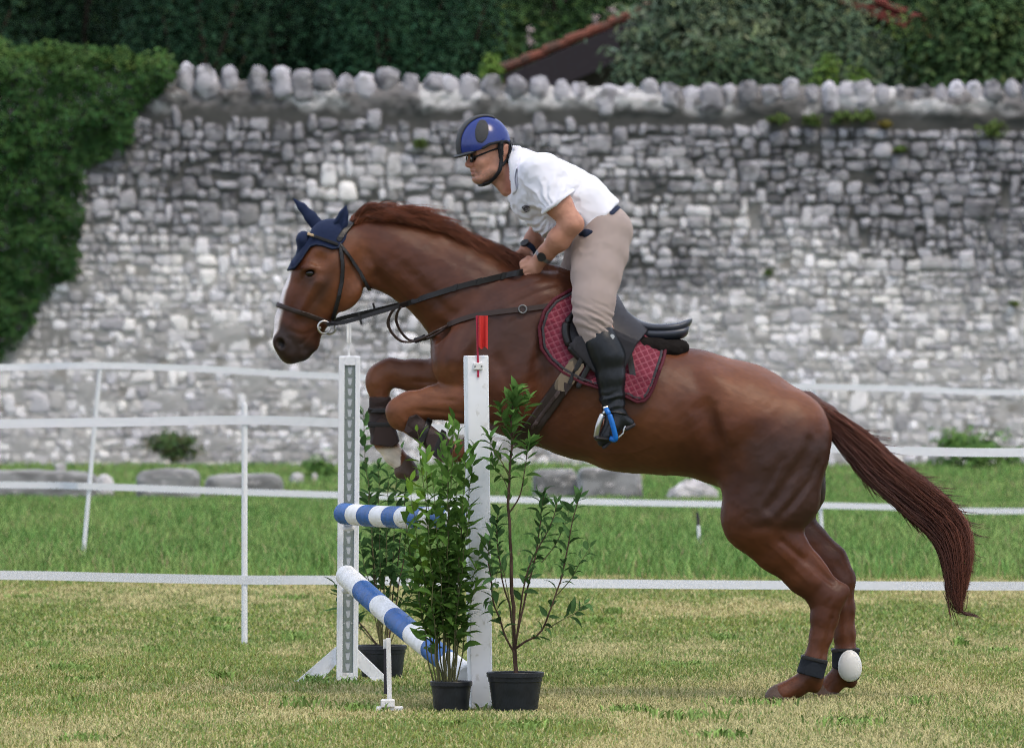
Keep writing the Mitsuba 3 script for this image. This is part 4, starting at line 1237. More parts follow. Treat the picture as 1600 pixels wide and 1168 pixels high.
for k in range(170):                                                    # wisps that leave the bundle
    i = int(hr.uniform(8, 56))
    o = hr.choice([0, 1], p=[.45, .55])
    b = (up if o == 0 else dn)[i]
    d = (up if o == 0 else dn)[min(i + 3, 59)] - (up if o == 0 else dn)[max(i - 3, 0)]
    d = d / np.linalg.norm(d)
    L = hr.uniform(25, 70)
    if o == 0:
        P = [(b[0], 0, b[1] + 3), (b[0] + d[0] * L * .5, hr.normal(0, 5), b[1] + d[1] * L * .42 - 2), (b[0] + d[0] * L + 10, hr.normal(0, 9), b[1] + d[1] * L * .55 - hr.uniform(0, 6))]
    else:
        P = [(b[0], 0, b[1] - 4), (b[0] + d[0] * L * .4, hr.normal(0, 5), b[1] + d[1] * L * .5 + 4), (b[0] + d[0] * L * .8, hr.normal(0, 9), b[1] + d[1] * L * .8 + hr.uniform(2, 20))]
    tl.append((P, np.array([0.10, 0.038, 0.025]) * hr.uniform(.7, 1.3)))
for k in range(60):                                                     # the curl at the tip
    j = hr.normal(0, 1, 4)
    tl.append(([(1490 + j[0] * 7, j[3] * 5, 925), (1497 + j[0] * 4, j[3] * 5, 948 + j[1] * 2), (1509 + j[1] * 3, j[3] * 5, 958 + j[1] * 2), (1526 + j[2] * 6, j[3] * 5, 960 + j[2] * 4)], np.array([0.11, 0.042, 0.028]) * hr.uniform(.7, 1.2)))
m, c = strands(tl, .85, 9)
part(horse, 'tail', m, 'hair', True, color=c)
dk_ = Solid().chain([(1258, 640, 30, .8, 0), (1290, 652, 20, .85, 0), (1325, 682, 14, .8, 0), (1365, 722, 10, .7, 0), (1400, 760, 5, .7, 0)], k=8)
V, f = dk_.mesh(2.5)
part(horse, 'tail_dock', to_world(V, f), 'coat', True, color=np.repeat([[0.07, 0.024, 0.013]], len(V), 0))
# ================================================================== what the horse wears
def strap(pts, half, off, thick, step=1.3, side=0, solid=None, pad=16, more=None):
    """a strap lying on the horse along a line in the picture plane; side -1 near, 1 far, 0 all round"""
    P = np.asarray(pts, float)
    lo = np.array([P[:, 0].min() - pad, -150 if side <= 0 else 0, P[:, 1].min() - pad])
    hi = np.array([P[:, 0].max() + pad, 150 if side >= 0 else 0, P[:, 1].max() + pad])
    if P[:, 0].max() < 600 and P[:, 1].max() < 560:
        lo[1], hi[1] = max(lo[1], -60), min(hi[1], 60)

    def region(X, Y, Z):
        r = polyline_dist(P, X, Z) - half
        if side:
            r = np.maximum(r, -Y * side + 2)
        return r + 0 * Y if more is None else np.maximum(r, more(X, Y, Z))
    return to_world(*shell(solid or hs, off, thick, step, lo, hi, region))


def patch(poly, off, thick, step, side=0, solid=None, extra=None):
    P = np.asarray(poly, float)
    lo = np.array([P[:, 0].min() - 10, -125 if side <= 0 else 0, P[:, 1].min() - 10])
    hi = np.array([P[:, 0].max() + 10, 125 if side >= 0 else 0, P[:, 1].max() + 10])

    def region(X, Y, Z):
        r = inpoly(P, X, Z)
        if extra is not None:
            r = extra(r)
        if side:
            r = np.maximum(r, -Y * side + 2)
        return r + 0 * Y
    return shell(solid or hs, off, thick, step, lo, hi, region)


def on(pts, off, solid=None, n=None):
    """points in the picture plane laid on the near side of the horse"""
    p = spline(pts, n) if n else np.asarray(pts, float)
    y = (solid or hs).near(p[:, 0], p[:, 1])
    ok = np.isfinite(y)
    y = np.interp(np.arange(len(y)), np.flatnonzero(ok), y[ok])
    return np.stack([p[:, 0], y - off, p[:, 1]], 1)


# ---- fly bonnet
bonnet = thing('fly_bonnet', 'navy blue crocheted ear bonnet with two pointed ears on the horse head', 'ear bonnet')
cap = [(548, 344), (530, 330), (500, 330), (470, 350), (452, 385), (448, 424), (461, 421), (470, 409), (478, 397), (485, 387), (494, 384), (507, 386), (520, 391), (530, 389), (541, 374)]
V, f = patch(cap, 2.2, 4.4, 1.4)
V = V + 0.0
part(bonnet, 'cap', to_world(V, f), 'navy_knit', True)
fl = Solid().ell((473, 0, 372), (10, 17, 12), 30).cone((476, 0, 380), (463, 0, 412), 9, 5, 1.8, 2.0, k=8)
part(bonnet, 'forelock_cover', to_world(*fl.mesh(1.5)), 'navy_knit', True)
for s, pts in ((1, [(499, 356, 11), (485, 339, 9.5), (471, 323, 6.5), (458, 310, 1.4)]), (-1, [(528, 364, 11.5), (533, 349, 10.5), (537.5, 335, 7.2), (541.5, 321, 1.4)])):
    e = Solid().chain([(x, z, r, .75, s * (17 + i * 1.5)) for i, (x, z, r) in enumerate(pts)], k=4)
    e.cone((pts[1][0] - 4, s * 24, pts[1][1] + 4), (pts[3][0] - 2, s * 26, pts[3][1] + 8), 5, 2, k=4, mode='s')
    part(bonnet, 'ear', to_world(*e.mesh(1.3)), 'navy_knit', True)
part(bonnet, 'trim', strap([(449, 421), (461, 418), (470, 406.5), (478, 394.5), (485, 384.5), (494, 381.5), (507, 383.5), (520, 388.5), (530, 386)], 1.7, 4.6, 2.4), 'navy_cloth', True)

# ---- bridle
bridle = thing('bridle', 'black leather bridle with gold clasp on the browband and long reins', 'bridle')
part(bridle, 'noseband', strap([(428, 474), (460, 485), (484, 493), (503, 500), (524, 507)], 4.0, 2.6, 4.2), 'brown_leather', True)
part(bridle, 'cheekpiece', strap([(531, 374), (534, 395), (536.5, 415), (535, 440), (530, 465), (521, 497)], 3.4, 2.4, 4.0, side=-1), 'black_leather', True)
part(bridle, 'cheekpiece', strap([(531, 374), (534, 395), (536.5, 415), (535, 440), (530, 465), (521, 497)], 3.4, 2.4, 4.0, side=1), 'black_leather', True)
part(bridle, 'throat_latch', strap([(534, 384), (546, 400), (563, 425), (576, 450), (579, 456)], 2.8, 3.0, 4.2), 'black_leather', True)
part(bridle, 'browband', strap([(470, 361), (482, 366), (505, 374), (528, 382)], 2.6, 6.2, 3.4), 'black_leather', True)
part(bridle, 'clasp', box(H([486, 0, 367]) + [0, -.088, 0], [.030, .010, .012], trimesh.transformations.rotation_matrix(.3, [0, 1, 0]), .002), 'brass')
part(bridle, 'headpiece', strap([(531, 374), (540, 360), (550, 346), (556, 338)], 5, 3.4, 4.2), 'black_leather', True)


def ring(c, R, r, yaw=0.0, squash=1.0, axis=None):
    m = trimesh.creation.torus(R * S, r * S, major_sections=28, minor_sections=8)
    m.apply_transform(trimesh.transformations.rotation_matrix(math.pi / 2, [1, 0, 0]))
    m.apply_scale([squash, 1, 1])
    if axis is not None:
        m.apply_transform(trimesh.geometry.align_vectors([0, 1, 0], axis))
    else:
        m.apply_transform(trimesh.transformations.rotation_matrix(yaw, [0, 0, 1]))
    m.apply_translation(H(c))
    return m


part(bridle, 'bit_ring', ring((507, -31, 511), 9.6, 1.9, .25), 'steel', True)
part(bridle, 'bit_ring', ring((514, 30, 512), 9.6, 1.9, -.2), 'steel', True)
part(bridle, 'bit', tube(H([[501, -34, 512], [500, 0, 513], [501, 34, 512]]), 2.2 * S, 8), 'steel', True)
nr = np.array([[512, -34, 507], [540, -42, 503], [580, -54, 491.5], [622, -64, 479]])
nk = on([(640, 473), (673, 462), (700, 453.5), (729, 445), (760, 437.5), (790, 430.5)], 4.5)
rein_path = spline(np.vstack([nr, nk, [[808, -58, 427], [819, -50, 425], [832, -46, 424]]]), 60)
up_ = np.array([0.24, 0, .97])
part(bridle, 'rein', ribbon(H(rein_path), up_, np.interp(np.arange(60), [0, 14, 22, 60], [6.0, 7.5, 9.5, 9.5]) * S, 3 * S), 'black_leather', 30)
fr = spline([(514, 33, 503), (540, 40, 495), (580, 50, 485.5), (618, 58, 476), (660, 62, 464), (740, 66, 432), (800, 52, 412), (818, 38, 404)], 50)
part(bridle, 'rein', ribbon(H(fr), up_, 7.2 * S, 3 * S), 'black_leather', 30)
for (x, y, z) in ((584.5, 51, 482), (563.5, -50, 498)):
    part(bridle, 'rein_stop', box(H([x, y, z]), [3.2 * S, 5 * S, 19 * S], trimesh.transformations.rotation_matrix(-.28, [0, 1, 0]), .0012), 'black_leather')
for q in (31, 37, 43, 49):
    part(bridle, 'rein_grip', ribbon(H(rein_path[q:q + 2] + [0, -1.2, 0]), up_, 11 * S, 4.6 * S), 'black_leather', 30)

# ---- saddle cloth
cloth = thing('saddle_pad', 'burgundy quilted saddle pad with dark grey edging under the saddle', 'saddle pad')
PAD = [(893, 450), (864, 466), (848, 486), (840, 512), (843.5, 545), (857, 565), (878, 583), (905, 598), (933, 607), (955, 613), (975, 620), (993, 629), (1006, 627), (1014, 619), (1022, 604), (1030, 582), (1038, 560), (1042, 540), (1020, 500), (960, 455), (920, 440)]
V, f = patch(PAD, 4.2, 5.4, 1.5, extra=lambda r: r + 5)
u = ((V[:, 0] * .93 + V[:, 2] * .36) / 6.6)
w_ = ((-V[:, 0] * .36 + V[:, 2] * .93) / 6.0)
a_, b_ = u + w_, u - w_
ln = np.minimum(np.abs(a_ / 2 - np.round(a_ / 2)), np.abs(b_ / 2 - np.round(b_ / 2))) * 2
q_ = to_world(V, f)
q_ = trimesh.Trimesh(q_.vertices + q_.vertex_normals * (np.minimum(ln, .5)[:, None] * 0.006 - .002), q_.faces, process=False)
cc = lerp([0.27, 0.075, 0.098], [0.165, 0.020, 0.038], ss(.08, .30, ln)) * (0.85 + .3 * meshkit.fbm(V / 16.0, 3, 2))[:, None]
part(cloth, 'quilt', q_, 'vertex_matte', True, color=cc)
V, f = patch(PAD, 4.6, 7.4, 1.4, extra=lambda r: np.abs(r + 2.2) - 2.6)
part(cloth, 'binding', to_world(V, f), 'burgundy_binding', True)
V, f = patch(PAD, 5.0, 6.6, 1.4, extra=lambda r: np.abs(r + 7.6) - 2.3)
part(cloth, 'edging', to_world(V, f), 'grey_trim', True)

# ---- girth
girth = thing('girth', 'dark leather girth strap with beige elastic running under the horse belly', 'girth')
GL = np.array([(908, 556), (886, 590), (858, 630), (828, 672), (806, 704), (790, 726)], float)
part(girth, 'band', strap(GL[1:], 13.5, 4.4, 6.0, 1.8, more=lambda X, Y, Z: 597 - Z + (X - 886) * .25), 'brown_leather', True)
part(girth, 'panel', strap([(872, 612), (850, 642), (832, 667)], 3.6, 8.0, 2.6, 1.5, side=-1), 'martingale_leather', True)
part(girth, 'elastic', strap([(899, 570), (886, 590), (878, 602)], 13.0, 4.2, 7.0, 1.5, side=-1, more=lambda X, Y, Z: Z - 613 - (X - 886) * .2), 'elastic', True)
part(girth, 'billet', strap([(910, 556), (899, 577), (890, 596)], 4.2, 9.5, 4.0, 1.4, side=-1), 'black_leather', True)
part(girth, 'billet', strap([(922, 566), (910, 588), (903, 602)], 4.6, 9.5, 4.0, 1.4, side=-1), 'black_leather', True)

# ---- saddle
saddle = thing('saddle', 'black leather jumping saddle with raised cantle under the rider', 'saddle')


def seat_loft(st, dish):
    """the seat: cross-sections (x, top, bottom, half width) along the saddle"""
    k = np.array(st, float)
    k = spline(k, 60)
    M = 36
    th = np.arange(M) * 2 * np.pi / M
    ring_, n = [], len(k)
    for i, (x, t, b, w) in enumerate(k):
        cy, cz = np.cos(th), np.sin(th)
        y = w * np.sign(cy) * np.abs(cy) ** .62
        z = (t + b) / 2 - (b - t) / 2 * np.sign(cz) * np.abs(cz) ** .9
        z = z + dish[0] * np.where(cz > 0, 1 - (y / w) ** 2, 0) * min(1, (n - 1 - i) / 8 + .3)
        ring_.append(np.stack([np.full(M, x), y, z], 1))
    v = np.vstack(ring_ + [ring_[0].mean(0)[None], ring_[-1].mean(0)[None]])
    i, j = np.meshgrid(np.arange(n - 1), np.arange(M), indexing='ij')
    q = np.stack([i * M + j, i * M + (j + 1) % M, (i + 1) * M + (j + 1) % M, (i + 1) * M + j], -1).reshape(-1, 4)
    f = np.vstack([q[:, [0, 1, 2]], q[:, [0, 2, 3]]])
    e = np.arange(M)
    f = np.vstack([f, np.stack([e * 0 + n * M, (e + 1) % M, e], 1), np.stack([e * 0 + n * M + 1, (n - 1) * M + e, (n - 1) * M + (e + 1) % M], 1)])
    m = trimesh.Trimesh(H(v), f, process=False)
    if m.volume < 0:
        m.invert()
    return m


SEAT = [(1081.5, 496, 500, 14), (1079, 494.5, 507, 27), (1072, 495.5, 515, 36), (1058, 499.5, 520, 42), (1040, 501.5, 521, 45), (1018, 501, 521, 44), (1000, 496, 518, 41), (986, 486.5, 508, 37), (976, 477, 503, 33), (964, 460, 490, 28), (950, 446, 476, 25), (930, 434, 460, 23), (908, 428, 452, 20)]
part(saddle, 'seat', seat_loft(SEAT, [5]), 'saddle_leather', True)
GUS = [(1076, 506, 514, 26), (1073, 507, 524, 36), (1061, 508, 530, 41.5), (1040, 509, 533, 44), (1018, 509, 533, 43), (1000, 508, 531, 40), (986, 504, 525, 36), (974, 498, 518, 32)]
part(saddle, 'cantle_gusset', seat_loft(GUS, [0]), 'saddle_leather', True)
so = Solid()
for s in (-1, 1):
    so.chain([(975, 528, 12, 1.6, 36 * s), (1000, 540, 15, 1.7, 36 * s), (1030, 545, 15.5, 1.7, 34 * s), (1054, 546, 14, 1.6, 32 * s), (1064, 543, 12, 1.5, 28 * s)], k=8)
V, f = so.mesh(2.0)
m = to_world(V, f)
m = trimesh.Trimesh(m.vertices + m.vertex_normals * ((meshkit.fbm(V / 5.0, 2, 5) - .5) * .008)[:, None], m.faces, process=False)
part(saddle, 'panel', m, 'fleece', True)
FLAP = [(905, 462), (889, 492), (882, 514), (885, 536), (902, 556), (925, 580), (948, 594), (968, 588), (978, 570), (990, 545), (1000, 524), (985, 495), (960, 470), (930, 455)]
V, f = patch(FLAP, 9.0, 6.0, 1.7)
part(saddle, 'flap', to_world(V, f), 'saddle_flap_leather', True)
SK = [(948, 470), (964, 458), (980, 487), (1000, 505), (1013, 515), (1003, 527), (990, 542), (982, 560), (972, 552), (962, 536), (952, 512)]
V, f = patch(SK, 14.5, 5.0, 1.6)
part(saddle, 'skirt', to_world(V, f), 'saddle_flap_leather', True)
for s in (-1, 1):
    k_ = on([(892, 492), (884, 508), (884, 524), (890, 541), (903, 556), (918, 571)], 14, n=24)
    k_[:, 1] *= -s
    part(saddle, 'knee_roll', tube(H(k_), np.interp(np.arange(24), [0, 4, 19, 23], [3, 6.5, 6.0, 3]) * S, 10), 'black_leather', True)
ls = on([(977, 527), (980, 545), (984, 566), (988, 591)], 19, n=12)
part(saddle, 'stirrup_leather', ribbon(H(ls), [.98, 0, .18], 9.5 * S, 3.0 * S), 'black_leather', 30)
part(saddle, 'buckle', box(H(ls[0] + [0, -3, 0]), [11 * S, 3 * S, 4 * S], None, .001), 'steel')
ST = -127.0
irons = [(-1, saddle)]
for s in (-1, 1):
    y0 = ST * -s
    k0 = part(saddle, 'stirrup', cat([tube(H(spline([(946, y0 + 14 * s, 638), (939, y0 + 17 * s, 648), (933, y0 + 18 * s, 664), (930, y0 + 15 * s, 681)], 14)), 3.0 * S, 8, 1.5),
                                      tube(H(spline([(950, y0 - 4 * s, 637), (966, y0 - 3 * s, 645), (974, y0 - 3 * s, 660), (972, y0 - 2 * s, 674), (962, y0, 684)], 14)), 2.0 * S, 8, 1.3),
                                      tube(H([[941, y0 + 6 * s, 637], [948, y0 + 2 * s, 635], [956, y0 + 1 * s, 638], [961, y0, 641]]), 3.0 * S, 8)]), 'steel', True)
    tr = Solid().cone((931, y0 + 13 * s, 683), (960, y0 - 1 * s, 686), 4.2, 4.2, 3.4, 3.4)
    scene[k0 + '__tread'] = mikit.ply(to_world(*tr.mesh(1.4)), 'black_leather', True)
    scene[k0 + '__safety_arm'] = mikit.ply(tube(H(spline([(945, y0 + 20 * s, 637), (951, y0 + 24 * s, 648), (956, y0 + 25 * s, 664), (960, y0 + 22 * s, 684), (952, y0 + 18 * s, 683)], 18)), 4.0 * S, 10), 'blue_plastic', True)
    labels[k0 + '__safety_arm'] = {'label': 'bright blue curved safety arm'}

# ---- breastplate and martingale
mart = thing('martingale', 'brown leather martingale strap across the horse shoulder with looped rein straps', 'martingale')
bp = on([(896, 474), (875, 476.5), (850, 479), (835, 481), (815, 483.5), (795, 485.5), (756, 490.5), (735, 495), (716, 501), (700, 508)], 3.4, n=40)
part(mart, 'breast_strap', ribbon(H(bp), [.08, 0, .99], 8.0 * S, 3.4 * S), 'martingale_leather', 30)
part(mart, 'ring', ring(bp[17] + [0, -2.5, 0], 6.0, 1.3, 0), 'dark_steel', True)
end = bp[-1]
part(mart, 'fork_strap', tube(H(spline([end, (684, -60, 516), (670, -40, 524), (656, -22, 530), (640, -18, 534), (626, -24, 532), (613, -34, 520), (607, -42, 505), (611, -50, 491), (619, -58, 480)], 50)), 2.0 * S, 6, 1.3), 'martingale_leather', True)
part(mart, 'fork_strap', tube(H(spline([end + [0, 3, 2], (684, -40, 521), (668, -12, 529), (655, 0, 531), (640, 0, 531), (628, -10, 520), (620, -25, 504), (621, -45, 490), (627, -60, 480)], 50)), 1.8 * S, 6, 1.3), 'martingale_leather', True)
part(mart, 'keeper', tube(H([[664, -18, 526], [656, -12, 530], [648, -10, 532]]), 4.2 * S, 8), 'black_leather', True)

# ---- leg boots
tb = thing('tendon_boot', 'brown tendon boot on the raised far foreleg of the horse', 'leg boot')
P1 = [(576, 620), (610, 620), (612, 650), (624, 690), (612, 699), (576, 694)]
part(tb, 'shell', to_world(*patch(P1, 3, 6, 1.5, side=1)), 'boot_brown', True)
for z in (642, 664):
    part(tb, 'strap', to_world(*patch([(574, z - 5), (626, z - 5), (626, z + 4), (574, z + 4)], 5.0, 6, 1.5, side=1)), 'black_leather', True)
part(tb, 'buckle', box(H([579, 40, 662]), [8 * S, 6 * S, 7 * S], None, .002), 'black_leather')
tb2 = thing('tendon_boot', 'brown tendon boot on the folded near foreleg of the horse behind the bushy plant', 'leg boot')
part(tb2, 'shell', to_world(*patch([(640, 650), (652, 646), (712, 694), (700, 722), (684, 716), (632, 672)], 3, 6, 1.5, side=-1)), 'boot_brown', True)
for q in (0, 1):
    c = np.array([(662, 672), (684, 690)][q])
    part(tb2, 'strap', to_world(*patch([c + [-9, 18], c + [7, -22], c + [15, -16], c + [0, 24]], 5, 6, 1.5, side=-1)), 'black_leather', True)
fb = thing('fetlock_boot', 'dark band boot on the near hind leg of the horse', 'leg boot')
part(fb, 'cuff', to_world(*patch([(1251, 1022), (1292, 1031), (1284, 1058), (1243, 1048)], 2.6, 5.4, 1.4, side=-1)), 'neoprene', True)
part(fb, 'edge', to_world(*patch([(1251, 1020), (1292, 1029), (1290, 1035), (1249, 1026)], 4.0, 6, 1.4, side=-1)), 'black_leather', True)
fb2 = thing('fetlock_boot', 'dark boot with large white oval shell on the far hind leg', 'leg boot')
part(fb2, 'cuff', to_world(*patch([(1302, 1016), (1343, 1015), (1347, 1044), (1344, 1062), (1326, 1068), (1318, 1050), (1302, 1044)], 2.6, 5.4, 1.4, side=1)), 'neoprene', True)
part(fb2, 'edge', to_world(*patch([(1300, 1014), (1345, 1013), (1345, 1019), (1300, 1020)], 4.2, 6, 1.4, side=1)), 'black_leather', True)
eg = Solid().ell((1329, 14, 1046), (17.5, 10, 19), 0, k=6).ell((1328, 14.5, 1032), (11.5, 9.5, 15), 0, k=14)
part(fb2, 'shell', to_world(*eg.mesh(1.3)), 'white_shell', True)

# ================================================================== the rider
rider = thing('person', 'man in white polo shirt, beige breeches and blue helmet leaning forward over the jumping horse', 'person')
YAW = math.radians(15)


def turn(V):
    """the head turned a little towards the near side"""
    V = np.array(V, float)
    a = YAW * ss(800, 780, V[:, 0] + (V[:, 2] - 250) * .25)
    x, y = V[:, 0] - 775, V[:, 1].copy()
    V[:, 0] = 775 + x * np.cos(a) - y * np.sin(a) * -1 * -1
    V[:, 1] = y * np.cos(a) + x * np.sin(a)
    return V


hd = Solid()
hd.ell((762, 0, 223), (33, 26, 36), 0)
hd.ell((753, 0, 252), (19, 20, 31), 6, k=10)
hd.ell((746.5, 0, 278), (8.5, 10, 7.5), 0, k=7)
for s in (-1, 1):
    hd.cone((748, 7 * s, 278), (774, 17 * s, 264), 8, 9, k=8)
    hd.cone((774, 17 * s, 264), (780, 19 * s, 244), 9, 8, k=10)
    hd.ell((748, 14 * s, 253), (9, 7, 7), 0, k=8)
    hd.cone((735.5, 3 * s, 240.5), (742, 15 * s, 239), 3.8, 3.6, k=5)
    hd.ell((737, 9.5 * s, 247.5), (5.5, 5, 4.2), 0, k=4, mode='s')
    hd.ell((734.5, 4 * s, 260), (3.4, 2.6, 2.8), 0, k=3)
    hd.ell((732.8, 2.6 * s, 262.8), (1.8, 1.3, 1.2), 0, k=1.5, mode='s')
    hd.cone((737.2, 8.5 * s, 262), (741.5, 12 * s, 272), 1.5, 1.2, k=5, mode='s')
    hd.ell((784, 27 * s, 235), (6.4, 3.6, 10), 12, k=2.5)
    hd.ell((782.6, 30.5 * s, 234), (3.2, 2, 5.5), 12, k=2, mode='s')
hd.cone((737, 0, 241), (730, 0, 256.5), 3.4, 4.0, k=5)
hd.ell((729.8, 0, 257.2), (4, 3.8, 3.6), 0, k=4)
hd.ell((738, 0, 266.5), (4.2, 8.5, 2.4), -8, k=2.5)
hd.ell((739.2, 0, 272.2), (4.2, 7.5, 2.6), 8, k=2.5)
hd.cone((735, -8, 269.4), (735, 8, 269.4), 1.1, 1.1, k=1.5, mode='s')
hd.ell((743, 0, 276), (4, 8, 2), 0, k=4, mode='s')
hd.chain([(776, 250, 20, 1.05, 0), (788, 264, 21.5, 1.05, 0), (806, 282, 26, 1.2, 0)], k=10)
hd.cone((768, -4, 276), (790, -8, 298), 7, 8, k=10)
body = Solid()
body.ops += hd.ops
body.chain([(822, 280, 26, 1.5, 0), (845, 294, 38, 1.45, 0), (873, 309, 42, 1.3, 0), (905, 326, 38, 1.2, 0), (938, 350, 34, 1.35, 0)], k=14)
ARM = [(848, 284, 22, 1, -62), (871, 319, 20.5, 1, -86), (893, 350, 16.5, 1, -92)]
FORE = [(893, 351, 16.5, 1, -92), (873, 375, 17.5, 1, -82), (853, 396, 12.5, 1, -66), (845, 405, 11, .8, -58)]
body.chain(ARM, k=10).chain(FORE, k=8)
body.ell((899, -92, 351), (10, 10, 9), 40, k=8)
FARM = [(836, 284, 22, 1, 62), (838, 320, 19, 1, 84), (846, 350, 15, 1, 80), (834, 374, 14, 1, 62), (822, 391, 10.5, .9, 48)]
body.chain(FARM, k=8)
for s in (-1, 1):
    body.chain([(937, 370, 40, 1.15, 26 * s), (928 if s < 0 else 912, 430, 34, .95, 76 * s), (925 if s < 0 else 905, 490, 24, .9, 104 * s), (950, 555, 20, .9, 108 * s), (955, 632, 13, .9, 112 * s), (948, 682, 8, 1.2, 124 * s)], k=12)


def hand(b, w, sx, sy, sz, s):
    """a fist closed round a rein: back of the hand, four bent fingers, thumb on top"""
    b.ell((sx + 9, s * (sy + 2), sz + 1), (14, 7.5, 12.5), 24, k=6)
    b.cone((w[0], w[1], w[2]), (sx + 11, s * (sy + 2), sz), 9.5, 9, 1, 1, k=6)
    for i in range(4):
        K = np.array([sx - 2 + 1.9 * i, s * (sy + 3.5 - abs(i - 1.2) * .8), sz - 7.5 + 6.0 * i])
        P = K + [-8.6 + .9 * abs(i - 1), -s * 2.0, 3.2]
        Dp = P + [-.6 + .4 * i, -s * 8.0, 2.4]
        E = Dp + [7.0, -s * 3.0, .6]
        r = [3.9, 4.0, 3.8, 3.4][i]
        b.cone(K, P, r + .5, r + .1, k=2.2).cone(P, Dp, r, r - .4, k=1.2).cone(Dp, E, r - .4, r - .9, k=1.2)
    b.cone((sx + 12, s * (sy - 5), sz - 9), (sx + 1, s * (sy - 9), sz - 12), 5, 4.4, k=4).cone((sx + 1, s * (sy - 9), sz - 12), (sx - 9, s * (sy - 11), sz - 7), 4.2, 3.4, k=1.5)


hand(body, (845, -58, 405), 825, 50, 416, -1)
hand(body, (822, 48, 391), 812, 36, 405, 1)
V, f = body.mesh(1.5, np.array([700, -150, 175.]), np.array([1005, 150, 705.]))
# skin colours: ruddy face and elbows, stubble on the jaw
X, Y, Z = V[:, 0], V[:, 1], V[:, 2]
g = meshkit.fbm(V / 9.0, 3, 4)
sk = lerp([0.52, 0.262, 0.180], [0.44, 0.212, 0.142], ss(.35, .65, g))
sk = lerp(sk, [0.36, 0.165, 0.10], .6 * ss(345, 372, Z) * (Z < 440))
sk = lerp(sk, [0.54, 0.285, 0.205], .8 * ss(842, 834, X) * ss(404, 410, Z))
sk = lerp(sk, [0.21, 0.125, 0.095], .65 * ss(262, 270, Z) * ss(776, 770, X) * (Z < 292) * ss(.3, .6, meshkit.fbm(V / 2.0, 2, 8)))
sk = lerp(sk, [0.40, 0.15, 0.105], .7 * np.exp(-(((X - 733) / 7) ** 2 + ((Z - 256) / 7) ** 2)) * (X < 760))
sk = lerp(sk, [0.33, 0.115, 0.09], .85 * np.exp(-(((X - 736) / 5) ** 2 + ((Z - 269.5) / 3.4) ** 2)) * (np.abs(Y) < 8))
sk = lerp(sk, [0.36, 0.13, 0.10], .6 * ss(782, 792, X) * (Z < 300) * (X < 812))
sk = lerp(sk, [0.03, 0.018, 0.012], .8 * np.exp(-(((Z - 239.5) / 2.2) ** 2)) * (X < 746) * (X > 728) * (np.abs(Y) > 4) * (np.abs(Y) < 18))
part(rider, 'body', to_world(turn(V), f), 'skin', True, color=sk)
for s in (-1, 1):
    e = Solid().ell((739.5, 9.5 * s, 247.5), (3.6, 3.6, 3.0))
    V, f = e.mesh(.8)
    part(rider, 'eye', to_world(turn(V), f), 'eye', True)


def dress(solid, off, thick, step, lo, hi, region, fold=None):
    V, f = shell(solid, off, thick, step, np.array(lo, float), np.array(hi, float), region)
    return V, f


hr_ = dress(hd, .9, 2.6, 1.2, (756, -40, 205), (812, 40, 262), lambda X, Y, Z: np.maximum.reduce([788 - X - np.abs(Y) * .02 + 0 * Z, Z - 256 + 0 * X + 0 * Y, X - 815 + 0 * Y + 0 * Z]))
part(rider, 'hair', to_world(turn(hr_[0]), hr_[1]), 'helmet_black', True)

# ---- polo shirt
sh = Solid()
sh.chain([(812, 262, 27, 1.5, 0), (838, 287, 48, 1.42, 0), (868, 306, 54.5, 1.32, 0), (900, 323, 53.5, 1.2, 0), (926, 341, 47, 1.32, 0), (940, 350, 45, 1.46, 0)], k=10)
sh.chain([(807, 253, 21, 1.2, 0), (815, 264, 30, 1.42, 0), (830, 287, 38, 1.5, 0)], k=10)
sh.ell((828, 0, 322), (27, 54, 24), 40, k=14)                              # chest
sh.ell((868, 0, 352), (40, 50, 24), 32, k=16)                              # belly
for s in (-1, 1):
    a = np.array((847 if s < 0 else 834, 60 * s, 275)), (871 if s < 0 else 838, 88 * s, 320)
    sh.cone(a[0], a[1], 36, 27, k=12)
    n = (np.array(a[1]) - a[0]) / np.linalg.norm(np.array(a[1]) - a[0])
sh.cone((838, -62, 344), (868, -66, 344), 13, 9, k=12, mode='s')           # armpit
sh.cone((830, -60, 352), (905, -54, 352), 4, 4, k=14, mode='s')
HEM = [(780, 225), (1000, 225), (966, 317), (953, 331), (933, 349), (914, 361), (896, 374), (872, 392), (851, 388), (800, 330)]


def shirt_cut(D, X, Y, Z):
    r = inpoly([(760, 200), (1010, 200), (967, 316), (953, 331), (932, 348.5), (914, 361), (893, 377), (868, 396), (845, 393), (790, 340)], X, Z) + 0 * Y
    # sleeves end at the hem, the torso at the waist
    for s, p, q in ((-1, np.array([855., 333.]), np.array([888.5, 308.])), (1, np.array([812., 332.]), np.array([862., 322.]))):
        d = q - p
        nx, nz = -d[1], d[0]
        l = math.hypot(nx, nz)
        side = ((X - p[0]) * nx + (Z - p[1]) * nz) / l
        outer = np.clip((s * Y - 66) / 1.0, 0, None) * 0 + (66 - s * Y)
        r = np.maximum(r, np.minimum(side, -outer))
    neck = np.maximum(X - 794.5 - (Z - 233) * .075, -1e3)
    r = np.maximum(r, 794 + (Z - 233) * .07 + np.abs(Y) * 0.0 - X - np.maximum(Z - 303, 0) * 4.0)
    return np.maximum(D, r.astype(np.float32))


V, f = sh.mesh(1.7, np.array([785, -125, 222.]), np.array([980, 125, 405.]), post=shirt_cut)
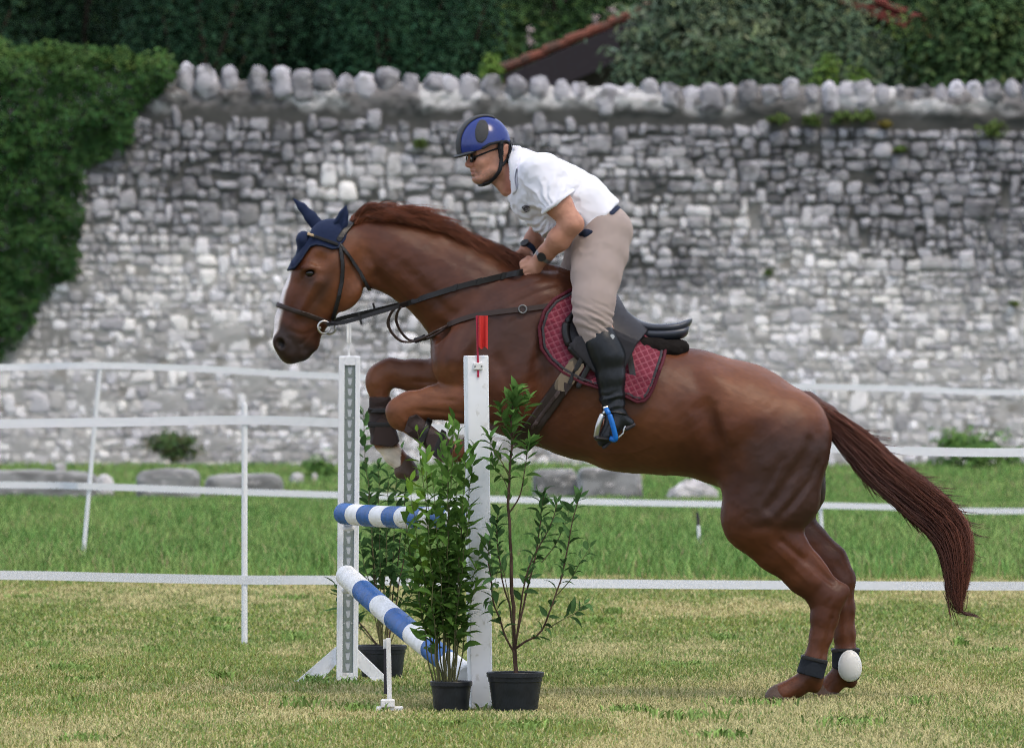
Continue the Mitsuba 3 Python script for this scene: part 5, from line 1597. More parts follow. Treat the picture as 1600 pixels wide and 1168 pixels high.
# folds: drawn lines from the armpit and round the waist
X, Y, Z = V[:, 0], V[:, 1], V[:, 2]
r1 = np.hypot(X - 862, Z - 336)
an = np.arctan2(Z - 336, X - 862)
fold = 1.5 * np.sin(an * 15 + meshkit.fbm(V / 22, 2, 1) * 9) * np.exp(-((r1 - 44) / 32) ** 2) * (X < 905)
fold = fold + 1.6 * np.sin((X * .45 + Z * .9) / 5.2 + meshkit.fbm(V / 18, 2, 6) * 8) * np.exp(-(((X - 862) / 34) ** 2 + ((Z - 366) / 20) ** 2))
fold = fold + 2.2 * (meshkit.fbm(V / np.array([34., 30, 20]), 3, 11) - .5) * 2
fold = fold + 1.0 * np.sin((X * .8 - Z * .5) / 7.5 + meshkit.fbm(V / 25, 2, 9) * 7) * ss(880, 930, X)
m = to_world(V, f)
m = trimesh.Trimesh(m.vertices + m.vertex_normals * (fold * S)[:, None], m.faces, process=False)
shirt = part(rider, 'polo_shirt', m, 'shirt_cotton', True, label='white short-sleeved polo shirt with small navy chest crest')
cl = Solid().chain([(806, 252, 19.5, 1.2, 0), (816, 262, 27.5, 1.38, 0), (832, 287, 35, 1.52, 0)], k=10)
V, f = patch([(791, 228), (813, 228), (809, 246), (806.5, 264), (805, 286), (801, 306), (797, 300), (795.5, 266)], 2.2, 4.6, 1.3, solid=cl)
scene[shirt + '__collar'] = mikit.ply(to_world(V, f), 'shirt_cotton', True)
V, f = dress(sh, 2.2, 3.4, 1.3, (788, -60, 222), (830, 60, 312), lambda X, Y, Z: np.maximum(inpoly([(790, 226), (815, 229), (812, 246), (808, 262), (811, 280), (806, 300), (800, 306), (797, 290), (794, 262)], X, Z) + 0 * Y, 794.2 + (Z - 233) * .07 - X + 0 * Y))
scene[shirt + '__collar_fold'] = mikit.ply(to_world(V, f), 'shirt_cotton', True)
V, f = dress(sh, 1.0, 3.2, 1.4, (840, -125, 295), (900, -60, 345), lambda X, Y, Z: np.maximum(np.abs(((X - 855) * 25 + (Z - 333) * 33.5) / 41.8 + 3.5) - 3.0, 66 + Y))
scene[shirt + '__cuff'] = mikit.ply(to_world(V, f), 'shirt_cotton', True)


def arc(c, r, a0, a1, n=10, sq=1.0):
    t = np.radians(np.linspace(a0, a1, n))
    return np.stack([c[0] + r * np.cos(t), c[1] + r * sq * np.sin(t)], 1)


cr = (821.5, 326.5)
lines = [arc(cr, 6.2, 195, 350, 10, .62), [(816, 325), (819.5, 330.5), (823, 331.5)], arc((822, 326.5), 2.8, 0, 340, 10), [(818, 327.5), (826, 324)], [(820, 333), (824.5, 331), (827, 329)]]
scene[shirt + '__crest'] = mikit.ply(cat([tube(H(on(np.asarray(l, float), 1.2 + .4, sh)), .75 * S, 5) for l in lines]), 'grey_trim', True)
labels[shirt + '__crest'] = {'label': 'small dark embroidered chest crest'}

# ---- breeches
br = Solid()
br.ell((944, 0, 362), (44, 62, 43), 20, k=14)
br.chain([(940, 366, 44, 1.15, -24), (936, 398, 42, 1.0, -48), (931, 430, 36.5, .95, -76), (926.5, 470, 31.5, .9, -101), (925, 498, 27.5, .88, -110), (932, 524, 22, .88, -112), (938, 545, 19, .9, -112)], k=14)
br.chain([(938, 366, 44, 1.15, 24), (924, 400, 40, 1.0, 50), (913, 430, 37, .95, 76), (905, 470, 33, .9, 101), (908, 500, 28, .88, 110), (925, 545, 20, .9, 112)], k=14)


def br_cut(D, X, Y, Z):
    r = inpoly([(895, 372), (913, 354), (934, 336), (952, 322), (966, 311), (1010, 318), (1010, 560), (860, 560), (860, 380), (893, 381)], X, Z) + 0 * Y
    return np.maximum(D, r.astype(np.float32))


V, f = br.mesh(1.7, np.array([860, -150, 305.]), np.array([1000, 150, 560.]), post=br_cut)
X, Y, Z = V[:, 0], V[:, 1], V[:, 2]
knee = np.exp(-((Z - 502 - (X - 925) * .35) / 24) ** 2)
fold = 1.15 * knee * np.sin((Z - (X - 925) * .52) / 1.55 + meshkit.fbm(V / 16, 2, 3) * 5) * ss(905, 925, X)
fold = fold + 1.0 * knee * np.sin((Z - (X - 925) * .3) / 2.4 + 2)
fold = fold + 1.4 * np.sin((Z * .9 + X * .45) / 4.4 + meshkit.fbm(V / 20, 2, 5) * 6) * np.exp(-(((X - 918) / 26) ** 2 + ((Z - 388) / 18) ** 2))
fold = fold + 1.6 * (meshkit.fbm(V / np.array([30., 30, 44]), 3, 13) - .5) * 2 + .35 * np.sin((Z * .5 + X * .8) / 6.5 + meshkit.fbm(V / 24, 2, 15) * 7) * ss(350, 372, Z) * ss(470, 430, Z)
m = to_world(V, f)
m = trimesh.Trimesh(m.vertices + m.vertex_normals * (fold * S)[:, None], m.faces, process=False)
bre = part(rider, 'breeches', m, 'breeches_cotton', True)
V, f = dress(br, 1.0, 2.6, 1.3, (890, -110, 305), (985, 110, 385), lambda X, Y, Z: polyline_dist([(978, 310), (966, 321), (956, 331)], X, Z) - 5.4 + 0 * Y)
part(rider, 'belt', to_world(V, f), 'navy_cloth', True)
pk = on([(906, 367), (915, 365.5), (923, 363)], 2, br)
part(rider, 'pouch', to_world(*Solid().cone(pk[0], pk[1], 3.2, 5.6, .7, .7).cone(pk[1], pk[2], 5.6, 2.6, .7, .7).mesh(1.2)), 'navy_cloth', True)
# ---- riding boots
for s in (-1, 1):
    bo = Solid()
    y = 112 * s
    bo.chain([(931, 515, 23, .92, y), (940, 538, 25.5, .92, y), (949, 556, 26.5, .9, y + 1 * s), (953, 590, 21.5, .9, y + 3 * s), (955, 618, 17.8, .9, y + 5 * s), (957.5, 638, 17, .9, y + 7 * s)], k=10)
    bo.chain([(960, 648, 15.5, .9, y + 8 * s), (956, 664, 13, 1.0, y + 12 * s), (948, 678, 11, 1.15, y + 16 * s), (940, 688, 8.5, 1.2, y + 20 * s)], k=8)
    bo.cone((964, y + 8 * s, 652), (981, y + 4 * s, 660), 13, 9, k=8)

    def cut(D, X, Y, Z):
        top = inpoly([(880, 560), (900, 541), (912, 533), (921, 526), (930, 519), (941, 511), (951, 506.5), (963, 509), (1010, 530), (1010, 720), (880, 720)], X, Z) + 0 * Y
        return np.maximum(D, top.astype(np.float32))
    V, f = bo.mesh(1.5, np.array([895, min(y, y + 40 * s) - 40, 495.]), np.array([1005, max(y, y + 40 * s) + 40, 712.]), post=cut)
    Z = V[:, 2]
    fold = 1.3 * np.exp(-((Z - 628) / 13) ** 2) * np.sin((Z + (V[:, 0] - 955) * .25) / 2.3 + meshkit.fbm(V / 12, 2, 3) * 4) + 1.6 * (meshkit.fbm(V / np.array([22., 22, 40]), 3, 3) - .5)
    m = to_world(V, f)
    m = trimesh.Trimesh(m.vertices + m.vertex_normals * (fold * S)[:, None], m.faces, process=False)
    k0 = part(rider, 'riding_boot', m, 'boot_leather', True)
    sl = Solid().cone((942, y + 19 * s, 697), (962, y + 12 * s, 679), 3.0, 3.0, 3.2, 3.0, k=3).cone((976, y + 5 * s, 668), (988, y + 3 * s, 662), 4.5, 3.6, 2.4, 2.2, k=3)
    scene[k0 + '__sole'] = mikit.ply(to_world(*sl.mesh(1.3)), 'grey_trim', True)
    scene[k0 + '__spur_strap'] = mikit.ply(tube(H(spline([(944, y + 17 * s * 1.2, 641), (958, y + 24 * s, 643), (972, y + 21 * s, 645), (976, y + 10 * s, 648)], 12)), 1.8 * S, 6, 1.5), 'black_leather', True)
    c = bo.near([955], [526], side=s)[0]
    bd = trimesh.creation.cylinder(3.8 * S, 3 * S, sections=18)
    bd.apply_transform(trimesh.transformations.rotation_matrix(math.pi / 2, [1, 0, 0]))
    bd.apply_translation(H([955, c, 526]))
    scene[k0 + '__badge'] = mikit.ply(bd, 'steel', 30)

# ---- helmet, harness, glasses, watches
he = Solid().ell((755.5, 0, 226), (42, 34.5, 45), 8)
RIMZ = [(690, 150), (830, 150), (830, 228), (797, 225.5), (785, 222.5), (772, 223.5), (756, 227), (745, 234), (728, 239.5), (712, 244), (690, 244)]


def he_cut(D, X, Y, Z):
    D = np.maximum(D, (inpoly(RIMZ, X, Z) + 0 * Y).astype(np.float32))
    return D


V, f = he.mesh(1.3, np.array([700, -45, 172.]), np.array([805, 45, 260.]), post=he_cut)
hel = part(rider, 'helmet', to_world(turn(V), f), 'helmet_blue', True, label='glossy blue riding helmet with grey vent panels')
V, f = dress(he, 1.0, 3.0, 1.2, (700, -16, 172), (805, 16, 262), lambda X, Y, Z: np.maximum(np.maximum(inpoly(RIMZ, X, Z) + 0 * Y, np.abs(Y) - 11.0 + 0 * X + 0 * Z), X - 772 + 0 * Y + 0 * Z))
scene[hel + '__front_stripe'] = mikit.ply(to_world(turn(V), f), 'helmet_grey', True)
for s in (-1, 1):
    V, f = dress(he, .8, 3.0, 1.2, (725, -45 if s < 0 else 2, 178), (768, -2 if s < 0 else 45, 232), lambda X, Y, Z: (np.hypot(((X - 744.5) * .966 + (Z - 206) * .26) / 10.0, (-(X - 744.5) * .26 + (Z - 206) * .966) / 19.0) - 1) * 10 + 0 * Y)
    k0 = hel + '__vent_panel' + ('' if s < 0 else '_001')
    scene[k0] = mikit.ply(to_world(turn(V), f), 'helmet_grey', True)
vi = Solid().ell((726, 0, 240.0), (20.5, 29, 3.6), -19)
V, f = vi.mesh(1.2)
scene[hel + '__peak'] = mikit.ply(to_world(turn(V), f), 'helmet_grey', True)
V, f = dress(he, .6, 3.6, 1.2, (700, -45, 210), (805, 45, 262), lambda X, Y, Z: polyline_dist([(798, 224.5), (785, 221.5), (772, 222.5), (756, 226), (745, 232.5)], X, Z) - 2.2 + 0 * Y)
scene[hel + '__rim'] = mikit.ply(to_world(turn(V), f), 'helmet_black', True)
HARN = [([(773, 222), (774, 240), (775.5, 252), (773, 266), (767, 278), (760, 287), (752, 289)], 3.0), ([(797, 222), (794, 236), (787, 249), (778, 258)], 2.6)]
for q, (pl, hw) in enumerate(HARN):
    V, f = dress(hd, 3.4, 4.0, 1.2, (736, -42, 215), (806, 42, 298), lambda X, Y, Z: np.maximum(polyline_dist(pl, X, Z) - hw, (3.0 if q == 0 else 9) - np.abs(Y) - np.maximum(Z - 280, 0)))
    k0 = hel + ('__chin_strap' if q == 0 else '__rear_strap')
    scene[k0] = mikit.ply(to_world(turn(V), f), 'helmet_black', True)
gl = part(rider, 'glasses', cat([tube(H(turn(np.array(p, float))), r * S, 6) for p, r in (
    [([(732.5, s * 10.5 + 8.0 * np.cos(t), 248 + 5.4 * np.sin(t)) for t in np.linspace(0, 2 * np.pi, 21)], 1.3) for s in (-1, 1)]
    + [([(732.5, 3, 246.5), (731.8, 0, 245.7), (732.5, -3, 246.5)], 1.1)]
    + [([(732.5, s * 18.4, 247), (742, s * 21.8, 243.5), (758, s * 24, 237), (778, s * 26.5, 230)], 1.4) for s in (-1, 1)])]), 'helmet_black', True)
for s in (-1, 1):
    le = Solid().ell((732.6, s * 10.5, 248), (1.2, 7.6, 5.1))
    V, f = le.mesh(.8)
    k0 = gl + '__lens' + ('' if s < 0 else '_001')
    scene[k0] = mikit.ply(to_world(turn(V), f), 'lens', True)
for c, ax_, r, nm in (((850, -62, 400), (-.62, .30, .72), 14.2, 'watch'), ((825, 51, 388), (-.52, -.5, .72), 12.6, 'watch')):
    d = H(np.array(c) + np.array(ax_)) - H(np.array(c))
    d = d / np.linalg.norm(d)
    m = trimesh.creation.annulus((r - 2.4) * S, r * S, 9 * S, sections=28)
    m.apply_transform(trimesh.geometry.align_vectors([0, 0, 1], d))
    m.apply_translation(H(c))
    k0 = part(rider, nm, m, 'dark_steel' if c[1] < 0 else 'navy_cloth', 30)
    fc = trimesh.creation.cylinder(7 * S, 4 * S, sections=20)
    o = np.array((0, -1, .15)) if c[1] < 0 else np.array((-.6, -.75, .1))
    o = o - d * (o @ d)
    o /= np.linalg.norm(o)
    fc.apply_transform(trimesh.geometry.align_vectors([0, 0, 1], o))
    fc.apply_translation(H(c) + o * r * S)
    scene[k0 + '__face'] = mikit.ply(fc, 'black_leather', 30)
# ================================================================== the jump
def lean(meshes, foot, ang, yaw=0.0):
    R = trimesh.transformations.rotation_matrix(ang, [0, 1, 0], foot) @ trimesh.transformations.rotation_matrix(yaw, [0, 0, 1], foot)
    return [m.apply_transform(R) for m in meshes]


ZL = 37.87
sl_ = F / ZL
foot = W(542, 1065, ZL)
std = thing('jump_standard', 'left white jump standard with a green metal pin track and two slanting feet', 'jump standard')
Ht = 509 / sl_
wd_ = 33 / sl_
core = box(foot + [0, .055, Ht / 2], [wd_, .085, Ht], None, .004)
railL = box(foot + [-wd_ / 2 + .0135, .006, Ht / 2], [.027, .012, Ht - .004], None, .002)
railR = box(foot + [wd_ / 2 - .0105, .006, Ht / 2], [.021, .012, Ht - .004], None, .002)
capt = box(foot + [.003, .006, Ht - .022], [wd_ - .049, .012, .040], None, .001)
capb = box(foot + [.003, .006, .022], [wd_ - .049, .012, .040], None, .001)
tw_ = wd_ - .0485
th_ = Ht - .088
holes = []
nh = 29
for i in range(nh):
    zc = th_ * (i + .5) / nh
    a, b, h2 = .0115, .0055, .0150
    holes.append(sg.Polygon([(-a, zc + h2), (-a * .9, zc + h2 + .004), (a * .9, zc + h2 + .004), (a, zc + h2), (b, zc - h2), (-b, zc - h2)]))
plate = sg.Polygon([(-tw_ / 2, 0), (tw_ / 2, 0), (tw_ / 2, th_), (-tw_ / 2, th_)]).difference(shapely.union_all(holes))
tr = trimesh.creation.extrude_polygon(plate, .003)
tr.apply_transform(np.array([[1, 0, 0, foot[0] + .003], [0, 0, 1, foot[1] + .0085], [0, 1, 0, foot[2] + .044], [0, 0, 0, 1.0]]))
bolts = [trimesh.creation.cylinder(.0042, .004, sections=10).apply_transform(trimesh.transformations.rotation_matrix(math.pi / 2, [1, 0, 0])).apply_translation(foot + [.003 + s * .017, .0075, .044 + th_ * q]) for q in (.16, .83) for s in (-1, 1)]
tb_ = box(foot + [.003, .0118, .044 + th_ / 2], [tw_, .0012, th_])
lean([core, railL, railR, capt, capb, tr, tb_] + bolts, foot, .0078)
post = part(std, 'post', core, 'standard_paint', 30)
for m in (railL, railR):
    part(std, 'side_rail', m, 'standard_paint', 30)
part(std, 'top_block', capt, 'standard_paint', 30)
part(std, 'bottom_block', capb, 'standard_paint', 30)
tk = part(std, 'pin_track', tr, 'track_green', 30)
scene[tk + '__backing'] = mikit.ply(tb_, 'track_hole', False)
for m in bolts:
    k0 = num(tk + '__bolt')
    scene[k0] = mikit.ply(m, 'steel', 30)
back_ = None


def brace(pts, Z, th, y0):
    P = np.array([W(a, b, Z)[[0, 2]] for a, b in pts])
    m = trimesh.creation.extrude_polygon(sg.Polygon(P), th)
    m.apply_transform(np.array([[1, 0, 0, 0], [0, 0, 1, Z - HZ + y0], [0, 1, 0, 0], [0, 0, 0, 1.0]]))
    return m


part(std, 'foot', brace([(525, 1010), (525, 1038), (500, 1064.5), (462, 1064.5)], ZL, .045, .03), 'standard_paint', 30)
part(std, 'foot', brace([(558, 1014), (558, 1041), (584, 1064.5), (610, 1064.5)], ZL, .045, .03), 'standard_paint', 30)
part(std, 'sill', box(W(532, 1064.5, ZL) + [0, .052, -.004], [148 / sl_, .07, .016], None, .003), 'standard_paint', 30)
part(std, 'rear_foot', brace([(536, 1020), (549, 1020), (549, 1062), (536, 1062)], ZL, .34, .10), 'standard_paint', 30)

ZR = 35.06
sr_ = F / ZR
footR = W(753, 1107, ZR)
std2 = thing('jump_standard', 'right white jump standard seen as a plain board with a red flag on top', 'jump standard')
HtR = 552 / sr_
bd = box(footR + [0, .05, HtR / 2], [.093, .10, HtR], None, .004)
br_ = box(footR + [0, -.006, HtR - .046], [.040, .012, .030], None, .002)
bl_ = [trimesh.creation.cylinder(.0036, .006, sections=10).apply_transform(trimesh.transformations.rotation_matrix(math.pi / 2, [1, 0, 0])).apply_translation(footR + [s * .014, -.013, HtR - .046]) for s in (-1, 1)]
stem = tube(np.array([footR + [0, -.0045, HtR - .092], footR + [0, -.0045, HtR - .02], footR + [-.003, -.0045, HtR + .168]]), .0044, 8)
lean([bd, br_, stem] + bl_, footR, -.0118, math.radians(9))
part(std2, 'board', bd, 'standard_paint', 30)
kb = part(std2, 'flag_bracket', br_, 'pole_white', 30)
for i, m in enumerate(bl_):
    scene[kb + '__bolt' + ('' if i == 0 else '_001')] = mikit.ply(m, 'dark_steel', 30)
part(std2, 'rear_foot', brace([(738, 1040), (766, 1040), (767, 1106), (740, 1106)], ZR, .32, .12), 'standard_paint', 30)
flag = thing('flag', 'red flag hanging in folds from a thin red stick on the right standard', 'flag')
part(flag, 'stick', stem, 'red_plastic', 40)


def cloth(px0, px1, py0, py1, Z, pleats, amp, tooth, seed):
    nu, nv = 26, 14
    r = np.random.default_rng(seed)
    u, v = np.meshgrid(np.linspace(0, 1, nu), np.linspace(0, 1, nv))
    tri = np.abs((u * pleats) % 1 - .5) * 2
    bot = py1 - tooth * tri
    x = px0 + (px1 - px0) * u
    y = py0 + (bot - py0) * v
    p = np.stack([(x - 800) * Z / F, Z - HZ - .012 - amp * np.sin(u * pleats * 2 * np.pi) * (.35 + .65 * v), EYE - (y - 553) * Z / F], -1)
    q = p + [0, .0016, 0]
    allp = np.concatenate([p.reshape(-1, 3), q.reshape(-1, 3)])
    gi = np.arange(nu * nv).reshape(nv, nu)
    a = np.stack([gi[:-1, :-1], gi[1:, :-1], gi[1:, 1:], gi[:-1, 1:]], -1).reshape(-1, 4)
    return (allp, np.vstack([a, a[:, ::-1] + nu * nv]))


part(flag, 'cloth', cloth(747.5, 762.5, 493, 546, ZR - .004, 1.5, .010, 5, 1), 'red_cloth', True)
flag2 = thing('flag', 'thin white flag rolled on a stick on top of the left standard', 'flag')
tp = W(545, 556, ZL)
part(flag2, 'stick', tube(np.array([tp + [0, .03, -.10], tp + [0, .03, 0], tp + [-.002, .03, .142]]), .0048, 8), 'pole_white', 40)
part(flag2, 'cloth', cloth(541.5, 549, 507, 537, ZL + .03, 1.5, .005, 3, 2), 'pole_white', True)


def pole(label, p0, p1, r, n, first, seed):
    """a jump pole: bands of paint end to end"""
    k = thing('jump_pole', label, 'pole', 'striped poles of the jump')
    d = p1 - p0
    rr = np.random.default_rng(seed)
    cuts = np.linspace(0, 1, n + 1)
    cuts[1:-1] += rr.normal(0, .004, n - 1)
    sag = lambda t: p0 + d * t + np.array([0, 0, -.012 * 4 * t * (1 - t)])
    for i in range(n):
        blue = (i % 2 == 0) == first
        t = np.linspace(cuts[i], cuts[i + 1], 4)
        rad = r + (.0006 if blue else 0)
        q = np.array([sag(a) for a in t])
        if i in (0, n - 1):
            e = 0 if i == 0 else -1
            inner = q[e].copy()
            q = np.insert(q, 1, q[0] + d * .003, 0) if i == 0 else np.insert(q, -1, q[-1] - d * .003, 0)
            rads = [rad * .86] + [rad] * 4 if i == 0 else [rad] * 4 + [rad * .86]
        else:
            rads = rad
        part(k, 'blue_band' if blue else 'white_band', tube(q, rads, 28), 'pole_blue' if blue else 'pole_white', 40)
    return k


RP = .0485
pole('level upper blue and white striped pole of the jump', W(537, 802, 37.78), W(750, 806, 35.17), RP, 11, True, 5)
pole('sloping lower blue and white striped pole of the jump', W(541, 899, 37.76), W(731, 1057, 35.20), .0505, 7, False, 6)
for i, (px, py) in enumerate([(545, 823), (543, 921)]):
    cu = part(std, 'cup', box(W(px, py, 37.80) + [0, -.006, -.004], [.055, .07, .026], None, .008), 'pole_white', 30)
for (px, py) in [(752, 827), (747, 1078)]:
    part(std2, 'cup', box(W(px, py, 35.16) + [0, 0.01, -.004], [.055, .07, .026], None, .008), 'pole_white', 30)

mk = thing('marker_post', 'small white marker post with a dark edge standing before the jump', 'marker')
ZM = 34.9
c = W(605.5, 1104, ZM)
part(mk, 'upright', box(W(607.8, 1047, ZM), [7.2 / (F / ZM), .05, 101 / (F / ZM)], trimesh.transformations.rotation_matrix(-.02, [0, 1, 0]), .0015), 'pole_white', 30)
part(mk, 'top_tab', box(W(602, 1006, ZM) + [0, .012, 0], [7 / (F / ZM), .026, 15 / (F / ZM)], None, .0015), 'pole_white', 30)
part(mk, 'panel', box(W(602.4, 1048, ZM) + [0, .012, 0], [5.4 / (F / ZM), .03, 71 / (F / ZM)], None, .001), 'grey_trim', 30)
part(mk, 'socket', box(W(606, 1098, ZM), [22 / (F / ZM), .07, 13 / (F / ZM)], None, .005), 'pole_white', 30)
for px, w in ((596, 16), (618, 24)):
    part(mk, 'foot', box(W(px, 1107, ZM), [w / (F / ZM), .05, 8 / (F / ZM)], trimesh.transformations.rotation_matrix(.1 if px < 606 else -.06, [0, 1, 0]), .004), 'pole_white', 30)


# ================================================================== potted shrubs
def pot(k, cx, top, bottom, rt, rb, Z):
    s = F / Z
    c = W(cx, bottom, Z)
    c[2] = 0
    h = EYE - (top - 553) / s
    prof = np.array([[0, 0], [rb, 0], [rb + (rt - rb) * .70, h * .74], [rt * .97, h * .76], [rt * .985, h - .022], [rt * 1.03, h - .020], [rt * 1.035, h - .003], [rt * 1.015, h], [rt * .95, h - .003], [rt * .93, h - .05], [0, h - .05]])
    m = trimesh.creation.revolve(prof, sections=40)
    m.apply_translation(c)
    kp = part(k, 'pot', m, 'pot_plastic', 25)
    so_ = trimesh.creation.cylinder(rt * .925, .012, sections=30)
    v = so_.vertices
    so_.apply_translation(c + [0, 0, h - .035])
    scene[kp + '__soil'] = mikit.ply(so_, 'soil', 30)
    return c + np.array([0, 0, h - .03])


def leaf_mesh(seed):
    """one leaf, 1 m long along +x, its face to +z: a folded, arched oval"""
    r = np.random.default_rng(seed)
    xs = np.array([0, .12, .38, .68, 1.0])
    ws = np.array([.0, .12, .195, .14, 0]) * r.uniform(.75, 1.2)
    zs = np.array([0, .03, .05, .02, -.06 - .06 * r.random()]) * r.uniform(-.6, 2.6)
    v, c = [], []
    for x, w, z in zip(xs, ws, zs):
        v += [[x, -w, z + w * .35], [x, 0, z], [x, w, z + w * .35]]
    f = []
    for i in range(4):
        a, b = 3 * i, 3 * i + 3
        f += [[a, b, b + 1], [a, b + 1, a + 1], [a + 1, b + 1, b + 2], [a + 1, b + 2, a + 2]]
    return np.array(v, float), np.array(f)


LEAF = [leaf_mesh(i) for i in range(9)]
PLY = {}


def leaf_ply(shape, tone, col):
    key = (shape, tone, tuple(col))
    if key not in PLY:
        v, f = LEAF[shape]
        r = np.random.default_rng(shape * 17 + tone)
        c = np.asarray(col) * [.62, .8, 1.0, 1.25, 1.55][tone]
        cc = np.repeat(c[None], len(v), 0) * np.where(np.abs(v[:, 1:2]) < 1e-6, 1.25, 1.0)
        PLY[key] = mikit.ply((v, f), 'shrub_leaf', True, color=cc)
    return PLY[key]


def shrub(label, name, cx, top, bottom, rt, rb, Z, stems, spec, seed):
    """stems: lists of (px, row, depth offset); spec: leaves per stem point"""
    k = thing('potted_shrub', label, 'potted plant')
    pot(k, cx, top, bottom, rt, rb, Z)
    r = np.random.default_rng(seed)
    made = []
    for st in stems:
        pts, rad, nleaf, t0, size, col, dense = st
        p = spline([W(a, b, Z) + [0, d, 0] for a, b, d in pts], 22)
        p = p + (meshkit.fbm(p * 9, 2, seed)[:, None] - .5) * .02
        part(k, 'stem', tube(p, np.linspace(rad, rad * .3, 22), 6), 'bark' if rad > .0035 else 'twig_green', 40)
        t = np.gradient(p, axis=0)
        t /= np.linalg.norm(t, axis=1, keepdims=True)
        for j in range(nleaf):
            u = t0 + (1 - t0) * ((j + r.random()) / nleaf) ** dense
            i = min(int(u * 21), 20)
            w = u * 21 - i
            q = p[i] * (1 - w) + p[i + 1] * w
            az = j * 2.4 + r.uniform(-.6, .6)
            side = np.cross(t[i], [math.cos(az), math.sin(az), .05])
            side /= np.linalg.norm(side)
            up = .75 + .9 * (u > .93) + r.normal(0, .32)
            d = side + t[i] * up * .9 + [0, 0, -.12 * (u < .6)]
            d /= np.linalg.norm(d)
            nn = np.array([0, 0, 1.0]) + r.normal(0, .38, 3) - np.array([0, .25, 0])
            nn = nn - d * (nn @ d)
            nn /= np.linalg.norm(nn)
            M = np.eye(4)
            s = size * r.uniform(.62, 1.18) * (.8 if u > .95 else 1)
            M[:3, 0], M[:3, 1], M[:3, 2], M[:3, 3] = d * s, np.cross(nn, d) * s, nn * s, q + side * .003
            tone = int(np.clip(r.integers(0, 4) + (1 if u > .9 else 0), 0, 4))
            made.append((s * (1 + .3 * (d[2] > 0)) - .05 * (q[1] - (Z - HZ)), M, int(r.integers(0, 9)), tone, col))
    made.sort(key=lambda a: -a[0])
    for _, M, sh_, tone, col in made[:300]:
        scene[num(k + '__leaf')] = {**leaf_ply(sh_, tone, col), 'to_world': T(M.tolist())}
    if len(made) > 300:
        vs, fs, cs, at = [], [], [], 0
        for _, M, sh_, tone, col in made[300:]:
            v, f = LEAF[sh_]
            vs.append(v @ M[:3, :3].T + M[:3, 3])
            fs.append(f + at)
            at += len(v)
            cs.append(np.repeat((np.asarray(col) * [.62, .8, 1, 1.25, 1.55][tone])[None], len(v), 0))
        part(k, 'small_leaves', (np.vstack(vs), np.vstack(fs)), 'shrub_leaf', True, color=np.vstack(cs), kind='stuff')
    return k


pr = np.random.default_rng(77)
G1, G2, G3, G4 = (.085, .170, .036), (.066, .135, .046), (.080, .160, .040), (.145, .26, .036)
st = []
for i, (tx, ty) in enumerate([(652, 672), (640, 745), (664, 700), (676, 735), (690, 690), (700, 662), (709, 655), (716, 672), (700, 720), (728, 705), (742, 690), (735, 790), (752, 850), (632, 800), (640, 860), (668, 800), (722, 800), (690, 820), (744, 905), (655, 900), (710, 870), (676, 880)]):
    bx = 684 + (tx - 692) * .22 + pr.uniform(-9, 9) + 20 * .6
    mx = bx + (tx - bx) * .55
    dep = pr.uniform(-.13, .13)
    ln_ = (1060 - ty)
    st.append(([(bx, 1066, dep * .3), (bx + (mx - bx) * .5, 1066 - ln_ * .3, dep * .55), (mx, 1066 - ln_ * .6, dep * .8), (tx, ty, dep)], .0034, int(11 + ln_ / 12), .22 if ln_ > 250 else .3, .078, G4 if i in (0, 1) else G1, .9))
shrub('bushy potted laurel with dense upright leafy stems left of the right standard', 'laurel', 705, 1063, 1106, .086, .073, 34.93, st, None, 31)
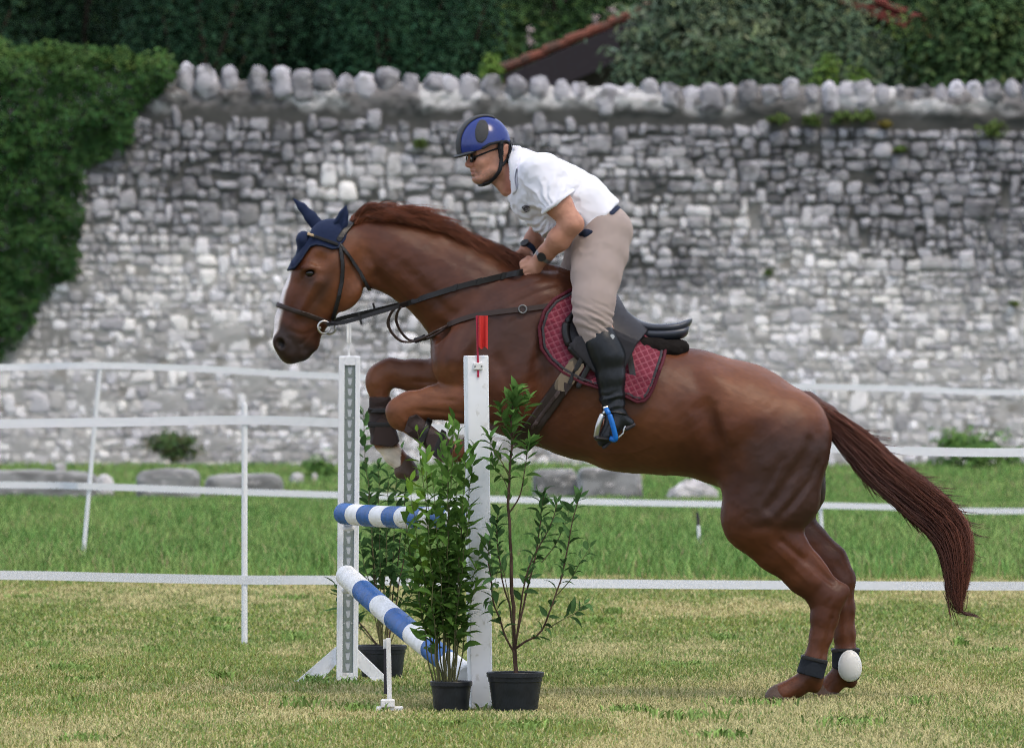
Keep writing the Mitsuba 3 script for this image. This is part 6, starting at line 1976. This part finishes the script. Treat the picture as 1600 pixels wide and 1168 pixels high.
st = [([(806, 1052, 0), (803, 985, 0), (799, 900, .01), (796, 800, .01), (797, 720, .0), (800, 650, 0), (806, 612, 0)], .0095, 62, .52, .082, G3, .55),
      ([(804, 1020, 0), (786, 985, -.03), (770, 930, -.06), (764, 870, -.08), (768, 830, -.08)], .005, 34, .15, .072, G2, .8),
      ([(806, 1012, 0), (818, 1003, -.05), (845, 985, -.08), (868, 930, -.10), (884, 870, -.1), (898, 800, -.1), (908, 768, -.1)], .0055, 36, .2, .070, G2, .8),
      ([(806, 1000, 0), (822, 930, .05), (838, 860, .08), (846, 800, .1), (850, 770, .1)], .005, 34, .25, .072, G2, .8),
      ([(805, 1020, 0), (812, 950, -.08), (828, 880, -.12), (860, 820, -.13), (872, 780, -.13)], .0045, 32, .25, .070, G2, .8),
      ([(797, 800, .01), (812, 775, -.03), (820, 740, -.05), (822, 705, -.05), (828, 690, -.05)], .0036, 22, .35, .078, G3, .7),
      ([(797, 745, 0), (784, 720, -.03), (770, 700, -.04), (763, 680, -.05)], .003, 12, .3, .068, G3, .8),
      ([(797, 770, 0), (784, 745, .05), (772, 735, .06), (766, 722, .06)], .0025, 8, .3, .062, G3, .8),
      ([(802, 980, 0), (785, 900, .08), (776, 840, .1), (778, 800, .1)], .004, 24, .3, .072, G2, .8),
      ([(850, 985, -.08), (880, 965, -.1), (900, 955, -.1), (915, 940, -.1)], .0028, 10, .3, .068, G2, .9),
      ([(868, 930, -.1), (890, 905, -.12), (905, 880, -.12), (925, 850, -.12)], .0028, 10, .3, .06, G2, .9),
      ([(845, 880, .05), (868, 850, .05), (885, 815, .06), (890, 790, .06)], .003, 14, .2, .062, G2, .9),
      ([(800, 690, 0), (790, 665, -.02), (783, 645, -.03), (780, 632, -.03)], .0025, 12, .3, .07, G3, .8),
      ([(801, 680, 0), (813, 660, .02), (822, 640, .03), (826, 622, .03)], .0025, 12, .3, .07, G3, .8),
      ([(803, 1010, 0), (795, 940, -.07), (783, 880, -.1), (764, 945, -.12)], .0026, 12, .5, .07, G2, .9)]
shrub('loose open potted shrub with a brown stem right of the right standard', 'open', 805, 1049, 1109, .117, .094, 34.86, st, None, 32)
st = []
for i, (tx, ty) in enumerate([(572, 735), (590, 722), (606, 745), (622, 700), (636, 735), (566, 640), (580, 800), (600, 830), (640, 800), (560, 840), (650, 860), (612, 870), (522, 915), (528, 940), (645, 920), (586, 900)]):
    bx = 598 + (tx - 598) * .12 + pr.uniform(-3, 3)
    dep = pr.uniform(-.02, .2)
    ln_ = 1012 - ty
    st.append(([(bx, 1014, .1), (bx + (tx - bx) * .3, 1014 - ln_ * .28, .1 + dep * .3), (bx + (tx - bx) * .68, 1014 - ln_ * .66, .1 + dep * .8), (tx, ty, .1 + dep)], .0042 if i % 4 == 0 else .0034, int(10 + ln_ / 17), .35, .080, G2, .8))
shrub('potted shrub half hidden behind the left standard and the striped poles', 'back', 597, 1007, 1063, .111, .092, 38.35, st, None, 33)
